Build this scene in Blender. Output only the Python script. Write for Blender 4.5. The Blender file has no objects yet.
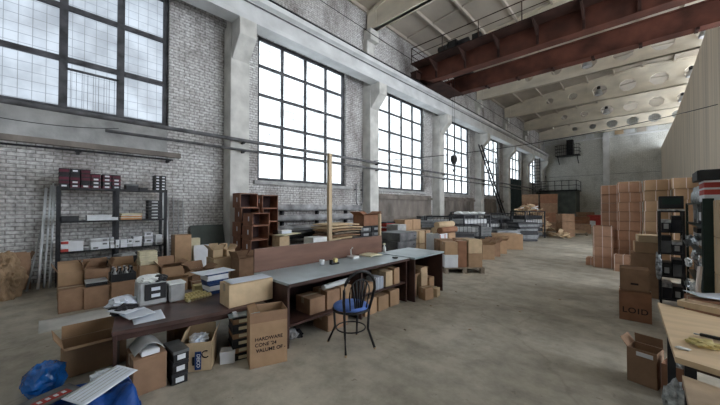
import bpy, bmesh, math, random
from mathutils import Vector, Matrix, noise
random.seed(7)
SC = bpy.context.scene
COL = SC.collection
R = math.radians
PI = math.pi

# ------------------------------------------------------------------ camera, world, light, exposure
H = 1.56; FP = 300.0; YAW = R(43.5); PIT = math.atan(4.5/300)
cd = bpy.data.cameras.new('camera'); cam = bpy.data.objects.new('camera', cd); COL.objects.link(cam)
cd.sensor_width = 36; cd.lens = 36*FP/720; cd.clip_start = .05; cd.clip_end = 300
cam.location = (0, 0, H); cam.rotation_euler = (PI/2+PIT, 0, YAW)
SC.camera = cam
W = bpy.data.worlds.new('overcast_sky'); SC.world = W; W.use_nodes = True
WIN_E = 1.3
bg = W.node_tree.nodes['Background']; bg.inputs[0].default_value = (.86, .93, 1, 1); bg.inputs[1].default_value = 3.0
vs = SC.view_settings
vs.view_transform = 'Standard'; vs.look = 'None'; vs.gamma = 1; vs.use_curve_mapping = False
vs.exposure = 1.3

# ------------------------------------------------------------------ measuring helpers (rays from the place the photo was taken)
def ray(x, y):
    a = (x-360)/FP; b = (202.5-y)/FP; c, s = math.cos(PIT), math.sin(PIT)
    f = (-math.sin(YAW)*c, math.cos(YAW)*c, s); u = (math.sin(YAW)*s, -math.cos(YAW)*s, c); r = (math.cos(YAW), math.sin(YAW), 0)
    return [f[i]+a*r[i]+b*u[i] for i in range(3)]
def gnd(x, y, z=0, back=0):
    d = ray(x, y); t = (z-H)/d[2]; n = math.hypot(d[0], d[1])
    return Vector((d[0]*t+d[0]/n*back, d[1]*t+d[1]/n*back, z))
def yat(x, X): d = ray(x, 207); return d[1]*X/d[0]
def xat(x, Y): d = ray(x, 207); return d[0]*Y/d[1]

# ------------------------------------------------------------------ materials
def new_mat(name):
    m = bpy.data.materials.new(name); m.use_nodes = True
    nt = m.node_tree; return m, nt, nt.nodes, nt.links, nt.nodes['Principled BSDF']
def mat(name, col, rough=.7, metal=0, var=.18, scale=6, bump=0, bscale=40, rand=0, spec=.3, stretch=None, dark=None):
    m, nt, N, L, P = new_mat(name)
    tc = N.new('ShaderNodeTexCoord'); mp = N.new('ShaderNodeMapping'); L.new(tc.outputs['Object'], mp.inputs[0])
    if stretch: mp.inputs['Scale'].default_value = stretch
    n = N.new('ShaderNodeTexNoise'); n.inputs['Scale'].default_value = scale; n.inputs['Detail'].default_value = 5
    L.new(mp.outputs[0], n.inputs['Vector'])
    rp = N.new('ShaderNodeValToRGB'); rp.color_ramp.elements[0].position = .3; rp.color_ramp.elements[1].position = .7
    c = Vector(col); d = Vector(dark) if dark else c*(1-var*2)
    rp.color_ramp.elements[0].color = (*d, 1); rp.color_ramp.elements[1].color = (*(c*(1+var*.6)), 1)
    L.new(n.outputs['Fac'], rp.inputs[0]); out = rp.outputs[0]
    if rand:
        oi = N.new('ShaderNodeObjectInfo'); mr = N.new('ShaderNodeMapRange'); hs = N.new('ShaderNodeHueSaturation')
        mr.inputs[3].default_value = 1-rand; mr.inputs[4].default_value = 1+rand
        L.new(oi.outputs['Random'], mr.inputs[0]); L.new(mr.outputs[0], hs.inputs['Value']); L.new(out, hs.inputs['Color']); out = hs.outputs[0]
    L.new(out, P.inputs['Base Color'])
    P.inputs['Roughness'].default_value = rough; P.inputs['Metallic'].default_value = metal
    P.inputs['Specular IOR Level'].default_value = spec
    if bump:
        b = N.new('ShaderNodeBump'); b.inputs['Strength'].default_value = bump; b.inputs['Distance'].default_value = .02
        n2 = N.new('ShaderNodeTexNoise'); n2.inputs['Scale'].default_value = bscale; L.new(mp.outputs[0], n2.inputs['Vector'])
        L.new(n2.outputs['Fac'], b.inputs['Height']); L.new(b.outputs[0], P.inputs['Normal'])
    return m
def brick_mat(name, c1, c2, mort, axes, stain=(.12, .10, .10), stainpos=(.42, .68), sc=1.0, grime=.45):
    m, nt, N, L, P = new_mat(name)
    tc = N.new('ShaderNodeTexCoord'); sp = N.new('ShaderNodeSeparateXYZ'); cb = N.new('ShaderNodeCombineXYZ')
    L.new(tc.outputs['Object'], sp.inputs[0]); L.new(sp.outputs[axes[0]], cb.inputs[0]); L.new(sp.outputs[axes[1]], cb.inputs[1])
    b = N.new('ShaderNodeTexBrick'); b.inputs['Scale'].default_value = 1/sc
    b.inputs['Brick Width'].default_value = .26; b.inputs['Row Height'].default_value = .078; b.inputs['Mortar Size'].default_value = .011
    b.inputs['Mortar Smooth'].default_value = .3; b.inputs['Bias'].default_value = -.1
    b.inputs['Color1'].default_value = (*c1, 1); b.inputs['Color2'].default_value = (*c2, 1); b.inputs['Mortar'].default_value = (*mort, 1)
    L.new(cb.outputs[0], b.inputs['Vector'])
    n = N.new('ShaderNodeTexNoise'); n.inputs['Scale'].default_value = .9; n.inputs['Detail'].default_value = 8; n.inputs['Roughness'].default_value = .65
    mp = N.new('ShaderNodeMapping'); mp.inputs['Scale'].default_value = (1, 1, .55); L.new(tc.outputs['Object'], mp.inputs[0]); L.new(mp.outputs[0], n.inputs['Vector'])
    mr = N.new('ShaderNodeMapRange'); mr.inputs[1].default_value = stainpos[0]; mr.inputs[2].default_value = stainpos[1]; mr.inputs[4].default_value = .8
    L.new(n.outputs['Fac'], mr.inputs[0])
    mx = N.new('ShaderNodeMixRGB'); L.new(mr.outputs[0], mx.inputs[0]); L.new(b.outputs['Color'], mx.inputs[1]); mx.inputs[2].default_value = (*stain, 1)
    n3 = N.new('ShaderNodeTexNoise'); n3.inputs['Scale'].default_value = 14; n3.inputs['Detail'].default_value = 4; L.new(tc.outputs['Object'], n3.inputs['Vector'])
    m2 = N.new('ShaderNodeMixRGB'); m2.blend_type = 'MULTIPLY'; m2.inputs[0].default_value = .75
    rr = N.new('ShaderNodeMapRange'); rr.inputs[1].default_value = .35; rr.inputs[2].default_value = .6; rr.inputs[3].default_value = grime; L.new(n3.outputs['Fac'], rr.inputs[0])
    L.new(mx.outputs[0], m2.inputs[1]); L.new(rr.outputs[0], m2.inputs[2]); L.new(m2.outputs[0], P.inputs['Base Color'])
    P.inputs['Roughness'].default_value = .9; P.inputs['Specular IOR Level'].default_value = .15
    bp = N.new('ShaderNodeBump'); bp.inputs['Strength'].default_value = .8; bp.inputs['Distance'].default_value = .012; bp.invert = True
    L.new(b.outputs['Fac'], bp.inputs['Height']); L.new(bp.outputs[0], P.inputs['Normal'])
    return m
M = {}
M['brick'] = brick_mat('painted_brick', (.80, .79, .79), (.64, .62, .61), (.42, .40, .39), (1, 2), stain=(.17, .13, .12), stainpos=(.46, .72))
M['brick_far'] = brick_mat('far_brick', (.80, .81, .78), (.68, .69, .66), (.46, .46, .44), (0, 2), stain=(.34, .34, .31), stainpos=(.52, .8), grime=.72)
M['concrete'] = mat('painted_concrete', (.68, .67, .64), .85, var=.14, scale=2.2, bump=.25, bscale=18)
M['beam'] = mat('beam_concrete', (.70, .71, .72), .85, var=.1, scale=1.5, bump=.15, bscale=14)
M['roofbeam'] = mat('roof_beam_concrete', (.84, .77, .65), .85, var=.14, scale=1.2, stretch=(.5, 1, 1))
M['ceil'] = mat('ceiling_slab', (.56, .50, .43), .9, var=.14, scale=.8, stretch=(1, .4, 1))
M['plaster'] = mat('dirty_plaster', (.27, .235, .21), .9, var=.3, scale=1.6, stretch=(1, 1, .5), bump=.3, bscale=12)
M['plaster_light'] = mat('grey_sill_plaster', (.48, .48, .48), .9, var=.2, scale=2.4, bump=.3, bscale=12)
M['partition'] = mat('beige_sheeting', (.80, .69, .56), .7, var=.13, scale=2.6, stretch=(1, 1.3, .05))
# floor
m, nt, N, L, P = new_mat('worn_concrete_floor'); M['floor'] = m
tc = N.new('ShaderNodeTexCoord')
def nz(scale, det=6, ro=.6, st=None):
    n = N.new('ShaderNodeTexNoise'); n.inputs['Scale'].default_value = scale; n.inputs['Detail'].default_value = det; n.inputs['Roughness'].default_value = ro
    if st:
        mp = N.new('ShaderNodeMapping'); mp.inputs['Scale'].default_value = st; L.new(tc.outputs['Object'], mp.inputs[0]); L.new(mp.outputs[0], n.inputs['Vector'])
    else: L.new(tc.outputs['Object'], n.inputs['Vector'])
    return n
def ramp(src, p0, c0, p1, c1):
    r = N.new('ShaderNodeValToRGB'); r.color_ramp.elements[0].position = p0; r.color_ramp.elements[1].position = p1
    r.color_ramp.elements[0].color = (*c0, 1); r.color_ramp.elements[1].color = (*c1, 1); L.new(src, r.inputs[0]); return r.outputs[0]
def mixm(a, b, f=1.0, mode='MULTIPLY'):
    x = N.new('ShaderNodeMixRGB'); x.blend_type = mode; x.inputs[0].default_value = f; L.new(a, x.inputs[1]); L.new(b, x.inputs[2]); return x.outputs[0]
c = ramp(nz(.35, 8, .6).outputs[0], .35, (.33, .30, .25), .65, (.56, .52, .445))
c = mixm(c, ramp(nz(3.0, 8, .7).outputs[0], .3, (.62, .62, .6), .6, (1.08, 1.07, 1.05)))
c = mixm(c, ramp(nz(1.3, 6, .6, (.35, 1.2, 1)).outputs[0], .33, (.68, .67, .65), .5, (1, 1, 1)), .8)
c = mixm(c, ramp(nz(9, 4, .7).outputs[0], .28, (.4, .38, .36), .36, (1, 1, 1)), .7)
vo = N.new('ShaderNodeTexVoronoi'); vo.feature = 'DISTANCE_TO_EDGE'; vo.inputs['Scale'].default_value = .3
wn = nz(2.0, 4); add = N.new('ShaderNodeMixRGB'); add.blend_type = 'ADD'; add.inputs[0].default_value = .5; L.new(tc.outputs['Object'], add.inputs[1]); L.new(wn.outputs[1], add.inputs[2]); L.new(add.outputs[0], vo.inputs['Vector'])
c = mixm(c, ramp(vo.outputs[0], .0, (.45, .43, .4), .008, (1, 1, 1)), .3)
L.new(c, P.inputs['Base Color']); P.inputs['Roughness'].default_value = .62; P.inputs['Specular IOR Level'].default_value = .35
bp = N.new('ShaderNodeBump'); bp.inputs['Strength'].default_value = .25; bp.inputs['Distance'].default_value = .01; L.new(nz(14).outputs[0], bp.inputs['Height']); L.new(bp.outputs[0], P.inputs['Normal'])
# window glass: bright overcast daylight in dirty wired panes
def glass_mat(name, cell, col, e, wire=.6, dirt=.25):
    m, nt, N, L, P = new_mat(name)
    tc = N.new('ShaderNodeTexCoord'); sp = N.new('ShaderNodeSeparateXYZ'); cb = N.new('ShaderNodeCombineXYZ')
    L.new(tc.outputs['Object'], sp.inputs[0]); L.new(sp.outputs[1], cb.inputs[0]); L.new(sp.outputs[2], cb.inputs[1])
    b = N.new('ShaderNodeTexBrick'); b.offset = 0; b.inputs['Scale'].default_value = 1; b.inputs['Brick Width'].default_value = cell[0]; b.inputs['Row Height'].default_value = cell[1]
    b.inputs['Mortar Size'].default_value = .006; b.inputs['Mortar Smooth'].default_value = .2
    b.inputs['Color1'].default_value = (1, 1, 1, 1); b.inputs['Color2'].default_value = (.93, .94, .95, 1); b.inputs['Mortar'].default_value = (wire, wire, wire, 1)
    L.new(cb.outputs[0], b.inputs['Vector'])
    n = N.new('ShaderNodeTexNoise'); n.inputs['Scale'].default_value = 1.7; n.inputs['Detail'].default_value = 6; L.new(tc.outputs['Object'], n.inputs['Vector'])
    rp = N.new('ShaderNodeMapRange'); rp.inputs[1].default_value = .35; rp.inputs[2].default_value = .65; rp.inputs[3].default_value = 1-dirt; L.new(n.outputs[0], rp.inputs[0])
    m1 = N.new('ShaderNodeMixRGB'); m1.blend_type = 'MULTIPLY'; m1.inputs[0].default_value = 1; L.new(b.outputs[0], m1.inputs[1]); L.new(rp.outputs[0], m1.inputs[2])
    m2 = N.new('ShaderNodeMixRGB'); m2.blend_type = 'MULTIPLY'; m2.inputs[0].default_value = 1; L.new(m1.outputs[0], m2.inputs[1]); m2.inputs[2].default_value = (*col, 1)
    P.inputs['Base Color'].default_value = (.1, .1, .1, 1); P.inputs['Roughness'].default_value = .35
    L.new(m2.outputs[0], P.inputs['Emission Color']); P.inputs['Emission Strength'].default_value = e
    return m
M['glass1'] = glass_mat('wired_glass', (.20, .19), (.76, .87, 1), .38, .42, .4)
M['glass2'] = glass_mat('daylit_glass', (.24, .237), (.84, .94, 1), WIN_E, .25, .62)
M['winframe'] = mat('window_steel', (.10, .10, .11), .7, var=.3, scale=4)
M['steel_dark'] = mat('dark_steel', (.035, .035, .04), .55, metal=.3, var=.3)
M['pipe'] = mat('grey_painted_pipe', (.20, .20, .21), .6, var=.3, scale=3)
M['radpipe'] = mat('radiator_paint', (.50, .50, .52), .55, var=.3, scale=3)
M['rust'] = mat('rust_red_crane_paint', (.12, .042, .028), .75, var=.3, scale=1.3, bump=.1)
M['rust_dark'] = mat('dark_rust_crane_paint', (.05, .022, .017), .8, var=.3, scale=2)
M['black'] = mat('black_paint', (.02, .02, .022), .45, var=.2)
M['grey'] = mat('grey_metal', (.16, .165, .17), .5, metal=.3, var=.25)
M['lgrey'] = mat('light_grey_metal', (.45, .46, .47), .45, metal=.2, var=.15)
M['cb'] = mat('cardboard', (.41, .265, .16), .85, var=.07, scale=8, rand=.14)
M['cb_dk'] = mat('brown_cardboard', (.31, .19, .12), .85, var=.1, scale=8, rand=.12)
M['cb_red'] = mat('red_brown_cardboard', (.30, .15, .09), .85, var=.1, scale=7, rand=.08)
M['cb_pk'] = mat('pinkish_cardboard', (.48, .28, .19), .85, var=.1, scale=7, rand=.16)
M['cb_lt'] = mat('light_cardboard', (.60, .45, .29), .85, var=.08, scale=8, rand=.1)
M['cream'] = mat('cream_card', (.72, .66, .47), .8, var=.1, scale=8)
M['yellow'] = mat('pale_yellow_plastic', (.75, .62, .28), .5, var=.15, scale=8)
M['tape'] = mat('packing_tape', (.42, .31, .2), .3, var=.1, scale=5, spec=.6)
M['strap'] = mat('white_strap', (.80, .70, .66), .5, var=.1)
M['ink'] = mat('black_ink', (.03, .02, .02), .8, var=.1)
M['white'] = mat('white_card', (.74, .76, .80), .6, var=.06, scale=6)
M['paper'] = mat('white_paper', (.72, .77, .86), .7, var=.05, scale=4)
M['plastic_white'] = mat('white_plastic', (.78, .80, .80), .35, var=.05)
M['tabletop'] = mat('table_laminate', (.15, .085, .075), .35, var=.35, scale=3, spec=.5)
M['desk'] = mat('dark_brown_board', (.085, .045, .038), .5, var=.25, scale=3)
M['backboard'] = mat('brown_veneer_board', (.20, .105, .075), .5, var=.25, scale=1.8, stretch=(1, .5, 3))
M['bluetop'] = mat('pale_blue_laminate', (.40, .48, .52), .35, var=.15, scale=2.5, spec=.5)
M['wood'] = mat('pale_timber', (.62, .47, .31), .7, var=.15, scale=4, stretch=(3, 3, .4))
M['ply'] = mat('plywood', (.66, .49, .31), .5, var=.09, scale=2.5, stretch=(1, 4, 1), spec=.4)
M['ply_dirty'] = mat('stained_plywood', (.56, .42, .29), .6, var=.3, scale=3.5, bump=.1)
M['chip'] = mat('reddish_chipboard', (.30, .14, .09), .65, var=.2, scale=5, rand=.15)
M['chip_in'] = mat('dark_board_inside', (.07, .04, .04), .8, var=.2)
M['pallet'] = mat('weathered_pallet_wood', (.27, .22, .17), .85, var=.25, scale=6)
M['blue'] = mat('blue_tarp', (.008, .08, .36), .5, var=.3, scale=6, bump=.8, bscale=14, spec=.3)
M['bluebag'] = mat('bright_blue_plastic', (.01, .14, .50), .25, var=.4, scale=7, bump=.7, bscale=10, spec=.6)
M['seatblue'] = mat('blue_seat_fabric', (.12, .22, .60), .7, var=.1, scale=10)
M['red'] = mat('red_card', (.45, .06, .05), .6, var=.15)
M['maroon'] = mat('maroon_card', (.13, .025, .045), .6, var=.2, rand=.3)
M['darkcard'] = mat('black_card', (.03, .03, .035), .6, var=.2, rand=.3)
M['kraft'] = mat('kraft_paper', (.38, .26, .16), .8, var=.2, scale=5, bump=.8, bscale=7)
M['teal'] = mat('dark_teal_paint', (.045, .07, .075), .7, var=.25, scale=2)
M['greenpaint'] = mat('dark_green_paint', (.012, .03, .024), .35, var=.2)
M['shed'] = mat('dull_grey_green_paint', (.13, .15, .14), .8, var=.2, scale=1.5)
M['silver'] = mat('crinkled_silver_film', (.5, .53, .55), .3, metal=.5, var=.4, scale=20, bump=.6, bscale=25)
M['orange'] = mat('orange_wood', (.62, .33, .14), .7, var=.1)
M['labelblue'] = mat('dark_blue_label', (.02, .05, .16), .5, var=.1)

# ------------------------------------------------------------------ mesh builder
class MB:
    def __init__(s): s.bm = bmesh.new()
    def box(s, c, d, rot=None, taper=1):
        g = bmesh.ops.create_cube(s.bm, size=1)['verts']
        Rm = Matrix.Identity(4) if rot is None else (rot if isinstance(rot, Matrix) else Matrix.Rotation(rot, 4, 'Z'))
        for v in g:
            if taper != 1 and v.co.z > 0: v.co.x *= taper; v.co.y *= taper
            v.co = Rm @ Vector((v.co.x*d[0], v.co.y*d[1], v.co.z*d[2])) + Vector(c)
        return s
    def b2(s, a, b): return s.box([(a[i]+b[i])/2 for i in range(3)], [abs(b[i]-a[i]) for i in range(3)])
    def tube(s, pts, r, n=8, close=False, caps=True):
        pts = [Vector(p) for p in pts]; rings = []
        K = len(pts)
        for i, p in enumerate(pts):
            if close: t = (pts[(i+1) % K]-pts[i-1]).normalized()
            else: t = ((pts[min(i+1, K-1)]-pts[max(i-1, 0)])).normalized()
            up = Vector((0, 0, 1)) if abs(t.z) < .95 else Vector((1, 0, 0))
            a = t.cross(up).normalized(); b = a.cross(t)
            rr = r[i] if isinstance(r, (list, tuple)) else r
            rings.append([s.bm.verts.new(p+a*math.cos(q*2*PI/n)*rr+b*math.sin(q*2*PI/n)*rr) for q in range(n)])
        for i in range(K if close else K-1):
            A, B = rings[i], rings[(i+1) % K]
            for q in range(n):
                f = s.bm.faces.new((A[q], A[(q+1) % n], B[(q+1) % n], B[q])); f.smooth = True
        if caps and not close:
            s.bm.faces.new(rings[0]); s.bm.faces.new(rings[-1][::-1])
        return s
    def lathe(s, prof, n=20, c=(0, 0, 0)):
        rings = [[s.bm.verts.new((c[0]+r*math.cos(q*2*PI/n), c[1]+r*math.sin(q*2*PI/n), c[2]+z)) for q in range(n)] for r, z in prof]
        for A, B in zip(rings, rings[1:]):
            for q in range(n):
                f = s.bm.faces.new((A[q], A[(q+1) % n], B[(q+1) % n], B[q])); f.smooth = True
        s.bm.faces.new(rings[0][::-1]); s.bm.faces.new(rings[-1]); return s
    def prism(s, pts, z0, z1, axis='z'):
        def mk(p, t): return {'z': (p[0], p[1], t), 'y': (p[0], t, p[1]), 'x': (t, p[0], p[1])}[axis]
        A = [s.bm.verts.new(mk(p, z0)) for p in pts]; B = [s.bm.verts.new(mk(p, z1)) for p in pts]
        n = len(pts); s.bm.faces.new(A); s.bm.faces.new(B[::-1])
        for i in range(n): s.bm.faces.new((A[i], B[i], B[(i+1) % n], A[(i+1) % n]))
        return s
    def lump(s, c, r, amp=.15, fr=3, sub=3, seed=0, flat=0):
        g = bmesh.ops.create_icosphere(s.bm, subdivisions=sub, radius=1)['verts']
        for v in g:
            k = 1+amp*(noise.noise(v.co*fr+Vector((seed, seed*2, 0)))+.5*noise.noise(v.co*fr*2.7+Vector((seed, 0, 9))))*1.6
            q = v.co*k; z = q.z*r[2]
            if z < -flat*r[2]: z = -flat*r[2]
            v.co = Vector((q.x*r[0], q.y*r[1], z))+Vector(c)
        for f in s.bm.faces: f.smooth = False
        return s
    def sheet(s, w, d, t=.003, nx=14, ny=14, fn=None, loc=(0, 0, 0)):
        def g(z0): return [[s.bm.verts.new(((i/nx-.5)*w+loc[0], (j/ny-.5)*d+loc[1], (fn((i/nx-.5)*w, (j/ny-.5)*d) if fn else 0)+z0+loc[2])) for j in range(ny+1)] for i in range(nx+1)]
        T, Bt = g(t), g(0)
        for i in range(nx):
            for j in range(ny):
                f = s.bm.faces.new((T[i][j], T[i+1][j], T[i+1][j+1], T[i][j+1])); f.smooth = True
                s.bm.faces.new((Bt[i][j], Bt[i][j+1], Bt[i+1][j+1], Bt[i+1][j])).smooth = True
        for i in range(nx):
            s.bm.faces.new((T[i][0], Bt[i][0], Bt[i+1][0], T[i+1][0])); s.bm.faces.new((T[i+1][ny], Bt[i+1][ny], Bt[i][ny], T[i][ny]))
        for j in range(ny):
            s.bm.faces.new((T[0][j+1], Bt[0][j+1], Bt[0][j], T[0][j])); s.bm.faces.new((T[nx][j], Bt[nx][j], Bt[nx][j+1], T[nx][j+1]))
        return s
    def obj(s, name, m, parent=None, loc=None, rz=0, bev=0):
        if bev:
            bmesh.ops.bevel(s.bm, geom=[e for e in s.bm.edges], offset=bev, segments=1, affect='EDGES', clamp_overlap=True)
        bmesh.ops.recalc_face_normals(s.bm, faces=s.bm.faces)
        me = bpy.data.meshes.new(name); s.bm.to_mesh(me); s.bm.free()
        me.materials.append(M[m] if isinstance(m, str) else m)
        o = bpy.data.objects.new(name, me); COL.objects.link(o)
        if parent: o.parent = parent
        if loc is not None: o.location = loc
        o.rotation_euler = (0, 0, rz)
        return o
def tag(o, label, cat, group=None):
    o['label'] = label; o['category'] = cat
    if group: o['group'] = group
    return o
def thing(name, label, cat, loc=(0, 0, 0), rz=0, group=None):
    o = bpy.data.objects.new(name, None); o.empty_display_size = .1; COL.objects.link(o); o.location = loc; o.rotation_euler = (0, 0, rz)
    return tag(o, label, cat, group)
def struct(o): o['kind'] = 'structure'; return o
def copy_tree(o, parent=None):
    c = o.copy(); COL.objects.link(c); c.parent = parent
    for ch in list(o.children): copy_tree(ch, c)
    return c
def text(parent, s, size, loc, rot, m='ink', name='print', ext=.001, spacing=1):
    cu = bpy.data.curves.new('t', 'FONT'); cu.body = s; cu.size = size; cu.align_x = 'CENTER'; cu.align_y = 'CENTER'; cu.extrude = ext; cu.space_character = spacing; cu.offset = size*.015
    o = bpy.data.objects.new('t', cu); COL.objects.link(o); bpy.context.view_layer.update()
    me = bpy.data.meshes.new_from_object(o.evaluated_get(bpy.context.evaluated_depsgraph_get())); bpy.data.objects.remove(o)
    me.materials.clear(); me.materials.append(M[m]); q = bpy.data.objects.new(name, me); COL.objects.link(q); q.parent = parent; q.location = loc; q.rotation_euler = rot
    return q
ORD = ['first', 'second', 'third', 'fourth', 'fifth', 'sixth', 'seventh', 'eighth', 'ninth', 'tenth', 'eleventh', 'twelfth']
def lev(k, n): return 'bottom' if k == 0 else ('topmost' if k == n-1 else ORD[k]+' from the bottom')

# ------------------------------------------------------------------ cartons
def carton(label, loc, w, d, h, rz=0, m='cb', group=None, tape=True, name='carton', cat='box', taper=1, straps=0, detail=True):
    t = thing(name, label, cat, loc, rz, group)
    b = MB().box((0, 0, h/2-.003), (w, d, h-.006)); b.obj('body', m, t, bev=.004)
    if detail:
        for s in (-1, 1): MB().box((0, s*(d/4+.001), h-.0035), (w-.002, d/2-.005, .005)).obj('flap', m, t)
    if tape:
        MB().box((0, 0, h), (w+.002, .05, .002)).box((-w/2-.001, 0, h-.04), (.002, .05, .08)).box((w/2+.001, 0, h-.04), (.002, .05, .08)).obj('tape', 'tape', t)
    for i in range(straps):
        x = 0 if straps == 1 else (-.44+.88*i/(straps-1))*w
        MB().box((x, -d/2-.001, h/2), (.012, .002, h)).box((x, 0, h+.0005), (.012, d, .001)).obj('strap', 'strap', t)
    return t
def open_carton(label, loc, w, d, h, rz=0, m='cb', angles=(115, 120, 110, 125), group=None, fl=.45, name='open_carton', inside=None, minside=None):
    """angles: how far front, back, left, right flaps are swung from closed (0) ; None = flap folded inside"""
    t = thing(name, label, 'box', loc, rz, group); k = .006
    b = MB().box((0, 0, k/2), (w, d, k))
    for s in (-1, 1):
        b.box((s*(w/2-k/2), 0, h/2), (k, d, h)); b.box((0, s*(d/2-k/2), h/2), (w, k, h))
    b.obj('body', m, t)
    L_ = d*fl
    for i, a in enumerate(angles):
        if a is None: continue
        a = R(a)
        # flap starts closed pointing inward, rotates about its hinge outward
        if i < 2:
            s = -1 if i == 0 else 1
            dy, dz = -s*math.cos(a), math.sin(a)
            Rm = Matrix.Rotation(math.atan2(dz, dy), 4, 'X')
            MB().box((0, s*d/2+dy*L_/2, h+dz*L_/2+.002), (w-.01, L_, .004), Rm).obj('flap', m, t)
        else:
            s = -1 if i == 2 else 1
            dx, dz = -s*math.cos(a), math.sin(a)
            Rm = Matrix.Rotation(-math.atan2(dz, dx), 4, 'Y')
            MB().box((s*w/2+dx*L_/2, 0, h+dz*L_/2+.002), (L_, d-.01, .004), Rm).obj('flap', m, t)
    return t
def shoebox(name, label, cat, loc, w, d, h, rz=0, m='white', lid=None, lab=None, group=None):
    t = thing(name, label, cat, loc, rz, group)
    MB().box((0, 0, h*.4), (w-.006, d-.006, h*.8)).obj('body', m, t, bev=.002)
    MB().box((0, 0, h*.86), (w, d, h*.28)).obj('lid', lid or m, t, bev=.002)
    if lab: MB().box((0, -d/2-.0006, h*.42), (w*.5, .0015, h*.45)).obj('end_label', lab, t)
    return t
def pallet(label, loc, w, d, rz=0, group=None, h=.13):
    t = thing('pallet', label, 'pallet', loc, rz, group)
    n = 7
    for i in range(n): MB().box((0, (-.5+(i+.5)/n)*d, h-.01), (w, d/n*.72, .02)).obj('deck_board', 'pallet', t)
    for i in (-1, 0, 1):
        MB().box((i*(w/2-.05), 0, .01), (.09, d, .02)).box((i*(w/2-.05), 0, h-.03), (.09, d, .02)).obj('runner', 'pallet', t)
        for j in (-1, 0, 1): MB().box((i*(w/2-.05), j*(d/2-.06), h/2-.01), (.09, .1, h-.06)).obj('block', 'pallet', t)
    return t

# ================================================================== STRUCTURE
XW = -9.07; YF = 41.0; YB = -3.2
ZB = 9.42          # underside of roof beams
PY = [3.7+6.05*k for k in range(-1, 7)]     # pillar near faces
struct(MB().b2((-9.6, YB, -.2), (9.6, YF+.4, 0)).obj('floor', 'floor'))
def roofz(x): return 11.35-abs(x)/9.0*.85
# left wall with window openings
wins = []
for k in range(-1, 6):
    if k == -1: wins.append((-1.72, 2.24, 3.66, 7.12, 4, 3, 'glass1'))
    else:
        y0 = 4.74+6.08*k
        z0 = 2.42 if k < 5 else 4.6
        wins.append((y0, y0+3.95+(.1 if k else 0), z0 if k < 4 else 4.2, 7.2, 4, 5 if k < 4 else 3, 'glass2'))
mb = MB(); ycur = YB
for (y0, y1, z0, z1, nc, nr, g) in wins:
    mb.b2((XW-.45, ycur, 0), (XW, y0, 10.6)); mb.b2((XW-.45, y0, 0), (XW, y1, z0)); mb.b2((XW-.45, y0, z1), (XW, y1, 10.6)); ycur = y1
mb.b2((XW-.45, ycur, 0), (XW, YF, 10.6))
struct(mb.obj('wall_left', 'brick'))
struct(MB().b2((-9.52, YB-.4, 0), (9.52, YB, 11.5)).obj('wall_back_added', 'brick_far'))  # unseen wall added behind the camera to cut sky light from the rear
struct(MB().b2((-9.52, YF, 0), (9.52, YF+.4, 11.5)).obj('wall_far', 'brick_far'))
for i, (y0, y1, z0, z1, nc, nr, g) in enumerate(wins):
    f = MB(); xx = XW-.16
    for c_ in range(nc+1):
        y = y0+(y1-y0)*c_/nc; wd = .11 if c_ in (0, nc) else (.09 if i else .14)
        y = min(max(y, y0+wd/2), y1-wd/2); f.b2((xx-.04, y-wd/2, z0), (xx+.05, y+wd/2, z1))
    for r_ in range(nr+1):
        z = z0+(z1-z0)*r_/nr; wd = .11 if r_ in (0, nr) else (.09 if i else .11)
        z = min(max(z, z0+wd/2), z1-wd/2); f.b2((xx-.04, y0, z-wd/2), (xx+.045, y1, z+wd/2))
    if i == 0: # a hinged vent in the second pane column
        f.b2((xx+.0, y0+2.0, z0+.93), (xx+.05, y0+2.95, z0+.97))
        for q in range(1, 10): f.b2((xx+.0, y0+2.0+q*.095, z0), (xx+.012, y0+2.006+q*.095, z0+.95))
    fo = struct(f.obj('window_%d' % (i+1), 'winframe'))
    p = MB().b2((xx-.03, y0+.02, z0+.02), (xx-.022, y1-.02, z1-.02)).obj('glass', g, fo)
# plaster infills and sills under the windows
tn = [0]
def trim(mb, m): tn[0] += 1; return struct(mb.obj('trim_%d' % tn[0], m))
trim(MB().b2((XW, -1.9, 2.98), (XW+.05, 2.2, 3.62)), 'plaster_light')
trim(MB().b2((XW, -2.6, 2.86), (XW+.12, 2.5, 2.98)), 'plaster')
for k in range(0, 6):
    y0 = 4.6+6.05*k
    if k >= 1:
        trim(MB().b2((XW, y0, .0), (XW+.03, y0+4.9, 2.2)), 'plaster')
        trim(MB().b2((XW+.03, y0, 1.95), (XW+.14, y0+4.9, 2.1)).b2((XW+.03, y0, .95), (XW+.10, y0+4.9, 1.12)), 'plaster')
    trim(MB().b2((XW-.02, y0, 2.3), (XW+.1, y0+4.3, 2.42)), 'plaster_light')
# pillars with corbels
for i, y in enumerate(PY):
    mb = MB().b2((XW, y-.04, 0), (-8.6, y+.53, 6.88)).b2((XW, y+.02, 6.88), (-8.82, y+.5, ZB+.02))
    mb.prism([(-8.6, 5.85), (-8.1, 6.4), (-8.1, 6.88), (-8.6, 6.88)], y-.01, y+.50, 'y')
    mb.b2((-8.86, y-.02, ZB-.5), (-8.6, y+.54, ZB))
    struct(mb.obj('trim_pillar_left_%d' % (i+1), 'concrete', bev=.012))
    mb = MB().b2((8.55, y, 0), (9.07, y+.58, 6.72)).b2((8.82, y+.02, 6.72), (9.07, y+.5, ZB+.02))
    mb.prism([(8.55, 5.75), (8.08, 6.25), (8.08, 6.72), (8.55, 6.72)], y+.03, y+.55, 'y')
    struct(mb.obj('trim_pillar_right_%d' % (i+1), 'concrete'))
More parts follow.
